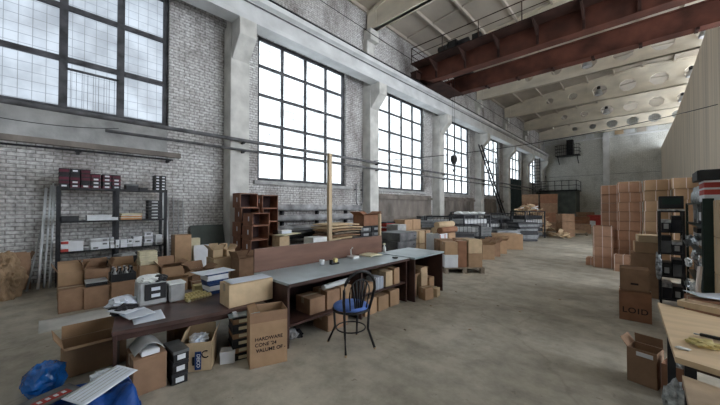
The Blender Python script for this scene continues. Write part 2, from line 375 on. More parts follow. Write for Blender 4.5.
# crane beams
for s, nm in ((1, 'left'), (-1, 'right')):
    pf = [(-8.6, 6.88), (-8.12, 6.88), (-8.12, 7.02), (-8.2, 7.06), (-8.2, 7.5), (-8.08, 7.56), (-8.08, 7.72), (-8.66, 7.72), (-8.66, 7.56), (-8.54, 7.5), (-8.54, 7.06), (-8.6, 7.02)]
    struct(MB().prism([(s*a, b) for a, b in pf], YB, YF-.02, 'y').obj('trim_crane_beam_'+nm, 'beam'))
    r = MB().b2((s*-8.40, YB, 7.72), (s*-8.30, YF-.05, 7.84)).b2((s*-8.45, YB, 7.72), (s*-8.25, YF-.05, 7.745))
    tag(r.obj('crane_rail', 'steel_dark'), 'dark steel crane rail along top of the %s' % ('beam over the tall windows' if s == 1 else 'opposite beam'), 'rail')
# roof beams
def roof_beam(i, y):
    outer = [(-8.95, ZB), (8.95, ZB), (8.95, ZB+.85), (6.2, 10.8), (0, 11.2), (-6.2, 10.8), (-8.95, ZB+.85)]
    cu = bpy.data.curves.new('rb', 'CURVE'); cu.dimensions = '2D'; cu.fill_mode = 'BOTH'; cu.extrude = .07
    def spl(pts):
        sp = cu.splines.new('POLY'); sp.points.add(len(pts)-1)
        for p, q in zip(sp.points, pts): p.co = (q[0], q[1], 0, 1)
        sp.use_cyclic_u = True
    spl(outer)
    for hx, r, n in [(-5.5, .26, 8), (-3.95, .30, 10), (-2.35, .45, 10), (-.78, .47, 8), (.78, .47, 8), (2.35, .45, 10), (3.95, .30, 10), (5.5, .26, 8)]:
        spl([(hx+r*math.cos(q*2*PI/n+.2), ZB+.72+r*.92*math.sin(q*2*PI/n+.2)) for q in range(n)])
    o = bpy.data.objects.new('rb', cu); COL.objects.link(o); bpy.context.view_layer.update()
    me = bpy.data.meshes.new_from_object(o.evaluated_get(bpy.context.evaluated_depsgraph_get())); bpy.data.objects.remove(o)
    bm = bmesh.new(); bm.from_mesh(me); bmesh.ops.rotate(bm, verts=bm.verts, cent=(0, 0, 0), matrix=Matrix.Rotation(PI/2, 3, 'X'))
    mb = MB(); mb.bm.free(); mb.bm = bm
    mb.b2((-8.95, -.14, ZB), (8.95, .14, ZB+.18))
    for s in (-1, 1):
        P = [(s*8.95, ZB+.75), (s*8.95, ZB+.88), (s*6.2, 10.84), (0, 11.24), (0, 11.1), (s*6.2, 10.7)]
        mb.prism(P, -.15, .15, 'y')
        mb.b2((s*8.95, -.13, ZB), (s*8.45, .13, ZB+.8))
        for q in (3.1, 6.3): mb.b2((s*q-.08, -.1, ZB+.1), (s*q+.08, .1, roofz(q)-.35))
    o = mb.obj('trim_roof_beam_%d' % i, 'roofbeam', loc=(0, y, 0)); struct(o)
for i, y in enumerate(PY): roof_beam(i+1, y+.28)
# ceiling slabs with ribs
mb = MB()
for s in (-1, 1):
    mb.prism([(0, 11.3), (s*9.5, 10.42), (s*9.5, 10.72), (0, 11.6)], YB, YF+.3, 'y')
    for q in range(0, 7):
        x = s*(.0+1.5*q); z = 11.3-abs(x)/9.5*.88
        if q == 0 and s == 1: continue
        mb.b2((x-.045, YB, z-.15), (x+.045, YF, z+.05))
struct(mb.obj('ceiling', 'ceil'))
mb = MB()
for k in range(-1, 6):
    for j in (.5,):
        y = 3.98+6.05*(k+j)
        for s in (-1, 1): mb.prism([(0, 11.22), (s*9.3, 10.36), (s*9.3, 10.45), (0, 11.31)], y-.04, y+.04, 'y')
struct(mb.obj('ceiling_cross_ribs', 'ceil'))
# far wall pilasters, bands
for i, x in enumerate((-8.8, -2.9, 3.1)):
    trim(MB().b2((x-.26, YF-.22, 0), (x+.26, YF, 9.4)), 'beam')
trim(MB().b2((-9, YF-.06, 8.86), (9, YF, 9.02)), 'beam')
trim(MB().b2((-9, YF-.04, 5.0), (2, YF, 5.06)), 'plaster_light')
for j, x in enumerate((-4.6, -2.2, -1.35, -.5, .3)):
    tn[0] += 1; struct(MB().b2((x, YF-.05, 9.1), (x+.7, YF, 9.85)).obj('trim_%d' % tn[0], ('cb_lt' if j == 1 else 'ceil') if j % 2 else 'beam'))
# beige partition wall on the right
mb = MB(); seg = [(2.05, 16.7, 9.38), (2.05, 27.7, 9.38), (1.85, 33.6, 8.7), (1.2, YF, 7.3)]
A = []
for (x, y, z) in seg:
    A.append([mb.bm.verts.new((x+dx, y, zz)) for dx, zz in ((0, 0), (0, z), (.08, z), (.08, 0))])
for a, b in zip(A, A[1:]):
    for q in range(4): mb.bm.faces.new((a[q], a[(q+1) % 4], b[(q+1) % 4], b[q]))
mb.bm.faces.new(A[0]); mb.bm.faces.new(A[-1][::-1])
struct(mb.obj('wall_right', 'partition'))
struct(MB().b2((9.07, YB, 0), (9.5, 4.6, 10.6)).obj('wall_right_added', 'brick'))  # unseen wall added to keep sky light from the open side off the foreground
# dark tall door leaf under the sixth window
d = MB().b2((XW+.01, 29.6, 0), (XW+.22, 32.6, 4.2))
for q in range(7): d.b2((XW+.22, 29.7+q*.42, .1), (XW+.25, 29.98+q*.42, 4.1))
struct(d.obj('door_1', 'teal'))

# ================================================================== PIPES AND CABLES ON THE WALL
def wallpipe(label, x, z, r, y0, y1, m='pipe', br=()):
    t = thing('wall_pipe', label, 'pipe', (x, y0, z))
    MB().tube([(0, 0, 0), (0, (y1-y0)*.33, -.01), (0, (y1-y0)*.66, .01), (0, y1-y0, 0)], r, 10).obj('pipe', m, t)
    for yb in br: MB().box((-(x-XW)/2, yb-y0, -r-.02), (abs(x-XW), .05, .05)).box((0, yb-y0, -r), (.08, .1, .02)).obj('bracket', 'steel_dark', t)
wallpipe('thick grey pipe running level along the whole window wall', -8.46, 3.5, .05, YB+.1, YF-1.0, br=[y+.3 for y in PY[1:]])
wallpipe('thinner grey pipe just beneath the thick window wall pipe', -8.47, 3.22, .035, .9, YF-1.5, br=[y+.3 for y in PY[1:]])
wallpipe('thin dark conduit low on the brick above the crowded shelving', -8.9, 2.78, .022, -2.9, 2.3, 'steel_dark', br=(-1.5, .5, 2.2))
wallpipe('dark cable pipe along the top front edge of crane beam', -8.10, 7.765, .04, YB+.1, YF-1, 'steel_dark')
wallpipe('thin grey conduit under the top flange of crane beam', -8.165, 7.44, .022, YB+.1, YF-1, 'pipe')
w = MB()
def wire(mb, a, b, sag, r=.008, n=16):
    a, b = Vector(a), Vector(b); mb.tube([a.lerp(b, i/n)-Vector((0, 0, sag*4*(i/n)*(1-i/n))) for i in range(n+1)], r, 5); return mb
tag(wire(MB(), (-8.55, 9.85, 3.56), (2.04, 17.5, 5.44), .35, .014).obj('cable', 'black'), 'thin black cable strung across the hall to the beige partition', 'cable')
tag(wire(MB(), (-9.02, -2, 3.5), (-9.02, 1.2, 3.42), .18, .008).obj('cable', 'black'), 'slack thin black wire under the large left window', 'cable')
tag(wire(MB(), (-8.56, 3.9, 9.2), (-8.56, YF-.3, 9.1), .12, .014).obj('cable', 'black'), 'black cable on the brick strip above the crane beam', 'cable')
# radiator pipes under the second window
t = thing('pipe_radiator', 'bank of four thick grey horizontal heating pipes under second window', 'radiator', (-8.8, 5.0, 0))
for z in (.50, .82, 1.18, 1.54): MB().tube([(0, 0, z), (0, 4.25, z)], .115, 14).obj('pipe', 'radpipe', t)
for y in (.0, 4.25): MB().tube([(0, y, .40), (0, y, 1.62)], .05, 8).obj('riser', 'radpipe', t)
for y in (.6, 2.1, 3.6): MB().b2((-.26, y-.03, 0), (-.1, y+.03, 1.64)).obj('support', 'steel_dark', t)
t = thing('wall_pipe', 'bent grey pipe loop hanging on brick left of second pillar', 'pipe', (-8.95, 9.2, 1.6))
MB().tube([(0, 0, .95), (0, 0, .2), (0, .06, .06), (0, .2, 0), (0, .34, .06), (0, .4, .2), (0, .4, 1.5)], .025, 8).obj('pipe', 'pipe', t)
for yb in (0, .4): MB().box((-.05, yb, .7), (.1, .08, .03)).obj('bracket', 'steel_dark', t)

# ================================================================== OVERHEAD CRANE
cr = thing('bridge_crane', 'rust red twin girder overhead travelling crane spanning the hall', 'crane', (0, 14.6, 7.84))
Y1, Y2 = -1.3, 1.2
def girder(y, h, wdt):
    g = MB().prism([(-8.35, .25), (-7.6, .0), (7.6, 0), (8.35, .25), (8.35, h), (-8.35, h)], y-wdt/2, y+wdt/2, 'y')
    g.b2((-8.35, y-wdt/2-.09, h), (8.35, y+wdt/2+.09, h+.03)); g.prism([(-8.35, .22), (-7.6, -.03), (7.6, -.03), (8.35, .22), (8.35, .25), (7.6, 0), (-7.6, 0), (-8.35, .25)], y-wdt/2-.07, y+wdt/2+.07, 'y')
    return g
girder(Y1, .78, .34).obj('near_girder', 'rust', cr)
girder(Y2, .78, .34).obj('far_girder', 'rust', cr)
for x in [-7.3+1.45*q for q in range(11)]:
    MB().b2((x-.04, Y1-.25, .02), (x+.04, Y1-.17, .78)).obj('stiffener', 'rust_dark', cr)
    MB().b2((x-.05, Y2-.24, -.06), (x+.05, Y2+.24, -.03)).b2((x-.05, Y2-.24, -.12), (x+.05, Y2-.19, -.03)).obj('stiffener', 'rust_dark', cr)
MB().b2((-8.3, Y1-.95, .74), (8.3, Y1-.26, .78)).obj('walkway_deck', 'rust_dark', cr)
for x in [-7.3+1.45*q for q in range(11)]:
    MB().prism([(Y1-.17, .3), (Y1-.9, .68), (Y1-.9, .74), (Y1-.17, .74)], x-.03, x+.03, 'x').obj('walkway_bracket', 'rust_dark', cr)
rl = MB(); yr = Y1-.92
for x in [-8.25+1.65*q for q in range(11)]: rl.tube([(x, yr, .78), (x, yr, 1.52)], .02, 6)
rl.tube([(-8.25, yr, 1.52), (8.25, yr, 1.52)], .02, 6); rl.tube([(-8.25, yr, 1.15), (8.25, yr, 1.15)], .014, 6)
for z in (1.15, 1.52): rl.tube([(-8.25, yr, z), (-8.25, 1.6, z)], .018, 6)
for y in (-.6, .5, 1.6): rl.tube([(-8.25, y, .5), (-8.25, y, 1.52)], .018, 6)
rl.obj('handrail', 'rust_dark', cr)
for s in (-1, 1):
    e = MB().b2((s*8.2, -1.9, .14), (s*8.5, 1.9, .5)); e.b2((s*8.12, -1.9, .5), (s*8.55, 1.9, .53)); e.obj('end_carriage', 'rust_dark', cr)
    for y in (-1.5, 1.5): MB().tube([(s*8.28, y, .18), (s*8.42, y, .18)], .18, 16).obj('wheel', 'steel_dark', cr)
MB().b2((-8.2, -1.2, -.1), (-7.2, 1.2, -.04)).b2((-8.2, -.1, -.04), (-7.3, .1, .2)).obj('under_frame', 'rust_dark', cr)
mt = MB().tube([(-6.9, -1.9, 1.0), (-6.45, -1.9, 1.0)], .19, 14).obj('motor', 'black', cr)
MB().b2((-6.4, -2.08, .79), (-6.0, -1.72, 1.2)).obj('gearbox', 'black', cr)
MB().tube([(-5.95, -1.9, 1.0), (-5.5, -1.9, 1.0)], .16, 14).obj('motor', 'black', cr)
MB().b2((-5.3, -2.05, .79), (-4.95, -1.75, 1.12)).obj('switch_box', 'black', cr)
# trolley with hook
tr = MB().b2((-7.6, -1.35, .84), (-6.6, 1.25, .98)).b2((-7.4, -.6, .98), (-6.8, .6, 1.3)); tr.obj('trolley', 'black', cr)
hk = thing('crane_hook', 'black hook block hanging on thin ropes before the third window', 'hook', (-7.1, 14.5, 3.75))
MB().tube([(-.09, 0, .28), (.09, 0, .28)], .2, 18).b2((-.06, -.12, .02), (.06, .12, .3)).obj('block', 'black', hk)
MB().tube([(0, 0, .05), (0, 0, -.08), (0, .08, -.14), (0, .12, -.24), (0, .06, -.34), (0, -.05, -.35), (0, -.12, -.27), (0, -.13, -.2)], [.03, .03, .035, .04, .04, .035, .025, .012], 8).obj('hook', 'black', hk)
for s in (-1, 1): MB().tube([(0, s*.08, .4), (0, s*.12, 4.9)], .006, 5).obj('rope', 'steel_dark', hk)

# lamps hanging at roof beam openings
def highbay(label, x, y):
    t = thing('high_bay_lamp', label, 'lamp', (x, y, 9.72), 0, 'unlit metal lamps on the roof beams')
    MB().lathe([(.24, 0), (.25, .02), (.23, .12), (.15, .34), (.10, .4)], 16, (0, 0, .02)).obj('shade', 'lgrey', t)
    MB().lathe([(.10, .42), (.11, .46), (.11, .62), (.05, .66)], 12).obj('ballast', 'black', t)
    MB().lathe([(.2, -.0), (.22, .015)], 16).obj('lens', 'white', t)
    MB().tube([(0, 0, .60), (0, .12, .66), (0, .32, .66)], .02, 6).obj('arm', 'black', t)
for i, y in enumerate(PY[3:7]):
    for s in (-1, 1): highbay('unlit bell shaped lamp on the %s roof beam beyond the crane, %s side' % (('first', 'second', 'third', 'fourth')[i], 'window' if s < 0 else 'partition'), s*2.35-.0 if s < 0 else 2.2, y+.28-.40)

# ================================================================== FAR END
t = thing('shed', 'dark grey green flat roofed shed in far left corner', 'shed', (-7.2, 39.2, 0))
MB().b2((-1.6, -1.2, 0), (2.0, 1.6, 3.25)).obj('body', 'shed', t)
MB().b2((-1.75, -1.35, 3.25), (2.15, 1.65, 3.37)).obj('roof', 'steel_dark', t)
MB().b2((-.8, -1.26, 0), (.2, -1.2, 2.1)).obj('door', 'black', t)
rl = MB()
for x in [-1.7+.63*q for q in range(7)]: rl.tube([(x, -1.3, 3.37), (x, -1.3, 4.35)], .03, 5)
for z in (3.85, 4.35): rl.tube([(-1.7, -1.3, z), (2.1, -1.3, z)], .03, 5); rl.tube([(2.1, -1.3, z), (2.1, 1.6, z)], .03, 5)
rl.tube([(2.1, 1.6, 3.37), (2.1, 1.6, 4.35)], .03, 5)
rl.obj('railing', 'steel_dark', t)
t = thing('balcony', 'small black caged balcony high on the far wall', 'balcony', (-6.2, 40.4, 7.35))
MB().b2((-1.1, -.55, -.08), (1.1, .6, 0)).obj('platform', 'black', t)
rl = MB()
for x in [-1.1+.2*q for q in range(12)]: rl.b2((x-.012, -.55, 0), (x+.012, -.52, 1.1))
for z in (.35, .7, 1.1): rl.b2((-1.12, -.56, z-.025), (1.12, -.52, z+.025)); rl.b2((-1.12, -.55, z-.02), (-1.09, .6, z+.02)); rl.b2((1.09, -.55, z-.02), (1.12, .6, z+.02))
rl.obj('railing', 'black', t)
MB().b2((-.1, -.2, 0), (.5, .5, 1.7)).obj('winch_housing', 'steel_dark', t)
for s in (-1, 1): MB().tube([(s*.9, -.5, -.05), (s*.9, .58, -.9)], .04, 5).obj('brace', 'black', t)
def ladder(label, p0, p1, w, n, m='grey', axis=(0, 1, 0)):
    p0, p1 = Vector(p0), Vector(p1); t = thing('ladder', label, 'ladder', p0); a = Vector(axis).normalized()*w/2; v = p1-p0
    for s in (-1, 1): MB().tube([a*s, a*s+v], .05, 6).obj('rail', m, t)
    for i in range(n): q = v*((i+.7)/n); MB().tube([q-a, q+a], .028, 5).obj('rung', m, t)
ladder('dark steel ladder fixed beside the far left corner shed', (-8.6, 37.2, 0), (-8.6, 37.2, 7.6), .7, 22, 'steel_dark', (1, 0, 0))
ladder('long black ladder leaning against the pillar past third window', (-7.4, 23.9, 0), (-8.45, 21.3, 6.0), .5, 16, 'steel_dark', (0, 1, .1))
ladder('grey ladder leaning across the black one by the fourth pillar', (-7.5, 22.3, 0), (-8.45, 24.6, 5.4), .5, 14, 'pipe', (0, 1, 0))
# conveyor hood and platform rail near last pillar
t = thing('pipe_gate', 'small dark pipe frame standing out from the wall before corner', 'frame', (-8.5, 34.8, 3.4))
MB().tube([(0, 0, 0), (1.3, 0, 0), (1.3, 0, 1.3)], .04, 6).tube([(.0, 0, .5), (1.3, 0, .5)], .03, 6).tube([(.6, 0, .0), (.6, 0, .9)], .03, 6).obj('frame', 'steel_dark', t)

# ================================================================== LEFT SHELVING
SX = -8.48   # shelf front at X -8.25
sh = thing('steel_shelving', 'black steel shelving unit crowded with boxes against brick wall', 'shelving', (-8.52, 1.1, 0))
LV = [.10, .68, 1.28, 1.95]
for z in LV: MB().b2((-.23, -.92, z-.035), (.23, .92, z)).obj('shelf', 'steel_dark', sh)
for y in (-.9, 0, .9):
    for x in (-.22, .22): MB().b2((x-.02, y-.03, 0), (x+.02, y+.03, 1.97)).obj('post', 'steel_dark', sh)
XS = -8.33
def onshelf(px, lv): return (XS, yat(px, XS), LV[lv])
fa = PI/2     # front toward the hall (+X)
words = ['leftmost', 'second', 'third', 'fourth', 'fifth', 'sixth']
for c_ in range(6):
    n = 5 if c_ < 3 else (4 if c_ < 4 else 4)
    for k in range(n):
        y = .27+c_*.158+(.02 if c_ > 3 else 0)
        shoebox('maroon_box', 'maroon box on shelving top, %s column, %s' % (words[c_], lev(k, n)), 'box', (-8.45+random.uniform(-.01, .01), y, 1.951+k*.076), .15, .3, .074, fa, 'maroon' if random.random() > .35 else 'darkcard', 'darkcard', 'white' if random.random() > .45 else None, group='maroon boxes on top of the shelving')
shoebox('black_case', 'flat black case on shelving top right of the maroon boxes', 'box', (-8.45, 1.36, 1.951), .22, .32, .12, fa, 'darkcard', 'grey')
shoebox('black_case', 'low black case at middle of the shelving top', 'box', (-8.45, 1.57, 1.951), .16, .3, .05, fa, 'black', 'black')
for c_ in range(2):
    for k in range(5):
        shoebox('black_box', 'black white labelled box, shelving top right end, %s column, %s' % (('left', 'right')[c_], lev(k, 5)), 'box', (-8.42, 1.835+c_*.115, 1.951+k*.07), .108, .26, .068, fa, 'black', 'darkcard', 'white', group='black boxes at right end of the shelving top')
# level 1.28
shoebox('black_tray', 'black angular tray at left end of the upper shelf', 'tray', (-8.4, .34, 1.281), .26, .32, .10, fa+.15, 'darkcard', 'black')
for i, (px, w_) in enumerate([(91.5, .15), (99.5, .14), (107, .14), (114, .13)]):
    shoebox('white_box', 'white box on upper shelf, %s from left' % ORD[i], 'box', (-8.36, yat(px, -8.3), 1.281), w_, .25, (.11, .12, .11, .06)[i], fa, 'white', 'white', group='white boxes on the upper shelf')
for k in range(3):
    tag(MB().box((0, 0, .018), (.38, .3, .032)).obj('wooden_board', 'orange' if k != 2 else 'cream', loc=(-8.39, yat(131, -8.3), 1.281+k*.05), rz=fa+.05*k, bev=.003), 'short orange board stacked on upper shelf, %s' % lev(k, 3), 'board', 'orange boards on the upper shelf')
    if k < 2: tag(MB().box((0, 0, .006), (.36, .28, .010)).obj('packing_sheet', 'white', loc=(-8.39, yat(131, -8.3), 1.281+k*.05+.0345), rz=fa), 'thin white packing sheet between orange boards, %s' % ('lower' if k == 0 else 'upper'), 'sheet', 'white sheets between the orange boards')
for k in range(6): shoebox('black_box', 'flat black box in right end stack of upper shelf, %s' % lev(k, 6), 'box', (-8.38+random.uniform(-.01, .01), 1.77, 1.281+k*.073), .24, .3, .07, fa, 'darkcard', 'black', 'lgrey', group='black stack at right end of upper shelf')
# level .68
for k in range(3): shoebox('red_box', '%s box with red and white stripes at left end of lower shelf' % ('lowest', 'middle', 'uppermost')[k], 'box', (-8.36, .29, .681+k*.075), .11, .25, .073, fa, ('red', 'white', 'red')[k], 'white', group='striped boxes at left end of lower shelf')
shoebox('white_box', 'large plain white box near the left of lower shelf', 'box', (-8.36, yat(76.5, -8.3), .681), .22, .25, .2, fa, 'white')
shoebox('grey_tray', 'small grey tray beside the large white box on lower shelf', 'tray', (-8.36, yat(86, -8.3), .681), .13, .22, .07, fa, 'grey', 'lgrey')
for i, (px, w_, n) in enumerate([(96, .17, 3), (105, .15, 3), (112.5, .07, 3), (118, .07, 2), (124, .12, 2), (130, .10, 2), (137.5, .17, 3), (148.5, .17, 4), (158.5, .14, 3)]):
    for k in range(n):
        hh = .075 if n > 2 else .085
        shoebox('small_white_box', 'small white box on lower shelf, %s pile from left, %s' % (ORD[i], lev(k, n)), 'box', (-8.37+random.uniform(-.015, .01), yat(px, -8.3), .681+k*(hh+.001)), w_*random.uniform(.93, 1), .24, hh, fa+random.uniform(-.06, .06), 'white' if random.random() > .25 else 'lgrey', 'white', 'grey' if random.random() > .6 else None, group='white boxes piled on the lower shelf')
# level .1
for i, (px, w_, hh, m_) in enumerate([(66, .3, .3, 'darkcard'), (84, .34, .26, 'black'), (104, .3, .2, 'grey'), (126, .3, .3, 'darkcard'), (147, .34, .26, 'black')]):
    shoebox('dark_bin', 'dark bin on bottom shelf, %s from left' % ORD[i], 'bin', (-8.42, yat(px, -8.4), .101), w_*.9, .36, hh, fa, m_, m_, group='dark bins on the bottom shelf')

# white plastic tubes leaning left of the shelving
for i, (bx, by, ty, tz) in enumerate([(-8.28, -.06, .03, 1.95), (-8.33, .02, .10, 2.02), (-8.27, .09, .155, 2.0), (-8.36, .11, .13, 2.06), (-8.24, -.2, .0, 1.3)]):
    a = Vector((bx, by, .015)); b = Vector((-9.0, ty, tz))
    o = MB().tube([Vector((0, 0, 0)), (b-a)], .022 if i == 0 else .016, 10).obj('plastic_tube', 'white' if i != 4 else 'lgrey', loc=a)
    tag(o, ['thickest white tube leaning on wall left of shelving, with cap', 'thin white tube leaning on wall, just right of the thick one', 'thin white tube leaning on wall, third from the thick one', 'thin white tube leaning nearest to the shelving post', 'short greyish tube leaning leftmost beside the white tubes'][i], 'tube', 'tubes leaning left of the shelving')
for i in range(4):
    y = 2.2+i*.115
    a = Vector((-8.75, y, .012)); b = Vector((-9.03, y+.03, 1.85-.04*i))
    tag(MB().tube([Vector((0, 0, 0)), b-a], .014, 8).obj('metal_tube', 'lgrey', loc=a), 'light grey tube leaning upright right of the shelving, %s from left' % ORD[i], 'tube', 'tubes leaning right of the shelving')
# leaning sheets right of the shelving
def leaning(name, label, cat, y0, y1, xb, xt, h, m, t=.015):
    mb = MB(); v = [(xb, y0, 0), (xb, y1, 0), (xt, y1, h), (xt, y0, h)]
    n = Vector((h, 0, xb-xt)).normalized()*t
    A = [mb.bm.verts.new(p) for p in v]; B = [mb.bm.verts.new(Vector(p)+n) for p in v]
    mb.bm.faces.new(A); mb.bm.faces.new(B[::-1])
    for i in range(4): mb.bm.faces.new((A[i], B[i], B[(i+1) % 4], A[(i+1) % 4]))
    return tag(mb.obj(name, m), label, cat)
leaning('glass_sheet', 'dull green glass pane leaning on wall beside the first pillar', 'glass', 2.75, 3.62, -8.65, -9.0, 1.05, 'shed')
leaning('wooden_board', 'wide pale board leaning on wall near right post of shelving', 'board', 2.08, 2.17, -8.55, -9.0, 1.9, 'lgrey')

# ================================================================== LEFT GROUND: SACKS AND CARTONS
o = MB().lump((0, 0, .30), (.36, .28, .46), .16, 2.6, 5, 3, .68).obj('paper_sack', 'kraft', loc=(-8.02, -.50, 0)); tag(o, 'large crumpled brown paper sack at left edge of floor', 'sack')
o = MB().lump((0, 0, .30), (.26, .26, .4), .16, 2.4, 5, 8, .68).obj('paper_sack', 'kraft', loc=(-8.62, -1.1, 0)); tag(o, 'smaller brown paper sack behind the large one at left edge', 'sack')
open_carton('tall brown open carton against wall between paper sack and tubes', (-8.64, -.33, 0), .30, .34, .55, fa+.15, 'cb_dk', (70, 125, 120, 110))
tag(MB().sheet(.78, .56, .012, 8, 8, lambda x, y: .004*math.sin(x*9)).obj('card_sheet', 'concrete', loc=(-5.70, .36, .001), rz=fa), 'flat cream cardboard sheet lying on floor at left', 'sheet')
# front row of three square cartons
rowg = 'brown cartons in the row on the left floor'
for i, (px, py, w_, hh) in enumerate([(71, 312, .29, .34), (95.5, 308, .31, .33), (122, 304, .34, .36)]):
    p = gnd(px, py, 0, .17)
    carton(['leftmost closed brown carton of the front row on left floor', 'middle brown carton of front row, holding a dark tray on top', 'rightmost brown carton of front row, black bottles tray on top'][i], p, w_, .34, hh, fa+.03*i, 'cb_dk', rowg)  # darker cardboard colour carries the dim light on this row
    if i == 1: shoebox('dark_tray', 'dark tray of parts on middle front row carton', 'tray', (p.x, p.y, hh+.003), .26, .28, .07, fa, 'black', 'lgrey')
    if i == 2:
        tr_ = thing('bottle_crate', 'black crate of silver capped bottles on right front row carton', 'crate', (p.x, p.y, hh+.003), fa)
        b = MB().box((0, 0, .01), (.32, .3, .02))
        for s in (-1, 1): b.box((s*.155, 0, .06), (.012, .3, .12)); b.box((0, s*.145, .06), (.32, .012, .12))
        b.obj('body', 'black', tr_)
        for a_ in range(4):
            for b_ in range(3):
                q = tag(MB().lathe([(.028, 0), (.028, .11), (.014, .14), (.014, .165), (.018, .165), (.018, .19)], 10).obj('bottle', 'black' if (a_+b_) % 2 else 'lgrey', loc=(p.x+.09*(b_-1), p.y-.11+.073*a_, hh+.024)), 'bottle in black crate on the carton row, %s from left, %s rank' % (ORD[a_], ('back', 'middle', 'front')[b_]), 'bottle', 'bottles in the black crate')
# second row behind, taller, open
open_carton('open brown carton with raised flaps behind leftmost row carton', gnd(70, 300, 0, .22), .32, .34, .46, fa, 'cb', (60, 115, 118, 120))
open_carton('open carton with dark inside behind middle row carton', gnd(96, 297, 0, .22), .34, .34, .48, fa+.05, 'cb_dk', (None, 75, 110, 115))
open_carton('open carton standing behind right carton of the row', gnd(124, 293, 0, .22), .36, .36, .46, fa, 'cb', (None, 120, 112, 115))
carton('brown carton behind row with pale boxes piled on it', gnd(147, 292, 0, .2), .30, .36, .48, fa, 'cb')
p = gnd(147, 292, 0, .2)
for k in range(3): shoebox('cream_box', 'flat cream box piled on carton before the shelving, %s' % lev(k, 3), 'box', (p.x+random.uniform(-.01, .01), p.y-.0, .485+k*.082), .28, .26, .08, fa+random.uniform(-.05, .05), 'cream', group='cream boxes before the shelving')
open_carton('wide low open carton right of the cream boxes', gnd(168, 290, 0, .25), .31, .36, .42, fa, 'cb_dk', (150, 105, 130, 150))
open_carton('brown open carton with flat flaps in middle of left heap', gnd(175, 300, 0, .2), .32, .34, .34, fa-.1, 'cb', (150, 110, 135, 160))
carton('tall upright brown carton with black triangle mark beside shelving', gnd(181, 275, 0, .12), .34, .3, .92, fa, 'cb', name='tall_carton')
tc_ = bpy.data.objects[-1] if False else None
carton('slim pale cream carton standing behind the white panel by wall', (-8.25, 2.62, 0), .22, .2, .78, fa, 'cream')
leaning('white_board', 'light bluish white panel leaning upright beside tall carton', 'panel', 0, .44, 0, -.1, .62, 'white', .02).location = (-7.9, 2.52, 0)
open_carton('open low brown carton before the white panel', gnd(198, 290, 0, .25), .36, .34, .34, fa+.1, 'cb_dk', (160, 120, 125, 150))
carton('flat brown carton in centre of left heap', gnd(203, 297, 0, .16), .38, .32, .26, fa, 'cb_dk')
carton('pale open topped carton stack base left of drawer boxes', gnd(221, 282, 0, .2), .46, .40, .50, fa, 'cb_lt')
p = gnd(221, 282, 0, .2)
open_carton('small pale carton with torn flaps on the left of its base carton', (p.x, p.y-.12, .505), .2, .28, .16, fa, 'cb_lt', (120, 70, 130, 130))
open_carton('small pale carton with flaps out, to right atop same base', (p.x, p.y+.13, .505), .2, .26, .14, fa+.2, 'cb_lt', (140, 100, 150, 120))
open_carton('open brown carton just left of the long brown backboard', gnd(243, 284, 0, .15), .36, .32, .52, fa+.1, 'cb_dk', (160, 60, 110, 130))
# black tangle of trays in front of shelves
for i, (px, py, z) in enumerate([(106, 290, .56), (117, 288, .58), (133, 284, .55)]): pass
for i in range(3):
    q = (-7.55, .75+.38*i, 0)
    shoebox('black_crate', 'black crate standing in front of shelving, %s from left' % ORD[i], 'crate', q, .34, .32, .56+.03*i, fa+.1*i, 'darkcard', 'black', group='black crates in front of the shelving')
    tag(MB().box((0, 0, .014), (.3, .26, .026)).box((0, 0, .035), (.2, .2, .02)).obj('metal_plate', 'grey' if i != 1 else 'lgrey', loc=(q[0], q[1], .563+.03*i), rz=.3*i, bev=.003), 'flat metal tray lying on %s black crate before shelving' % ORD[i], 'tray', 'trays on the black crates')

# drawer boxes stacks
dg = 'open fronted chipboard drawer boxes stacked by the pillar'
def drawer_box(label, loc, rz, w_=.5, d_=.44, h_=.36):
    t = thing('drawer_box', label, 'box', loc, rz, dg); k = .018
    MB().box((0, 0, k/2), (w_, d_, k)).box((0, 0, h_-k/2), (w_, d_, k)).box((-w_/2+k/2, 0, h_/2), (k, d_, h_-.002)).box((w_/2-k/2, 0, h_/2), (k, d_, h_-.002)).obj('case', 'chip', t)
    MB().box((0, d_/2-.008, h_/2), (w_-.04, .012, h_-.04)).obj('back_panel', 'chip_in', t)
    MB().box((-w_/2-.001, -.04, h_*.55), (.003, .05, .12)).obj('label_holder', 'white', t)
p1 = Vector((-7.9, 3.78, 0)); p2 = Vector((-8.05, 4.50, 0))
z = 0
for k in range(5):
    drawer_box('open chipboard drawer box of the left stack beside pillar, %s' % lev(k, 5), (p1.x+.03*(k % 2), p1.y+(.04 if k == 3 else 0), z), fa+(.03, -.02, .04, -.03, 0)[k], h_=.385); z += .386
z = 0
for k in range(5):
    drawer_box('open chipboard drawer box of the right stack near radiator, %s' % lev(k, 5), (p2.x, p2.y, z), fa+(.02, -.02, .0, .03, -.02)[k], h_=.38); z += .381
drawer_box('single leaning pair drawer box in front of the stacks, lower one', (-7.35, 3.80, 0), fa+.1, h_=.36)
drawer_box('single drawer box in front of the stacks, middle one', (-7.37, 3.80, .361), fa+.05, h_=.36)
drawer_box('single drawer box in front of the stacks, second from its top', (-7.39, 3.82, .722), fa+.12, h_=.36)
drawer_box('open drawer box in front of the stacks, fourth and highest one', (-7.39, 3.84, 1.083), fa+.1, h_=.32)

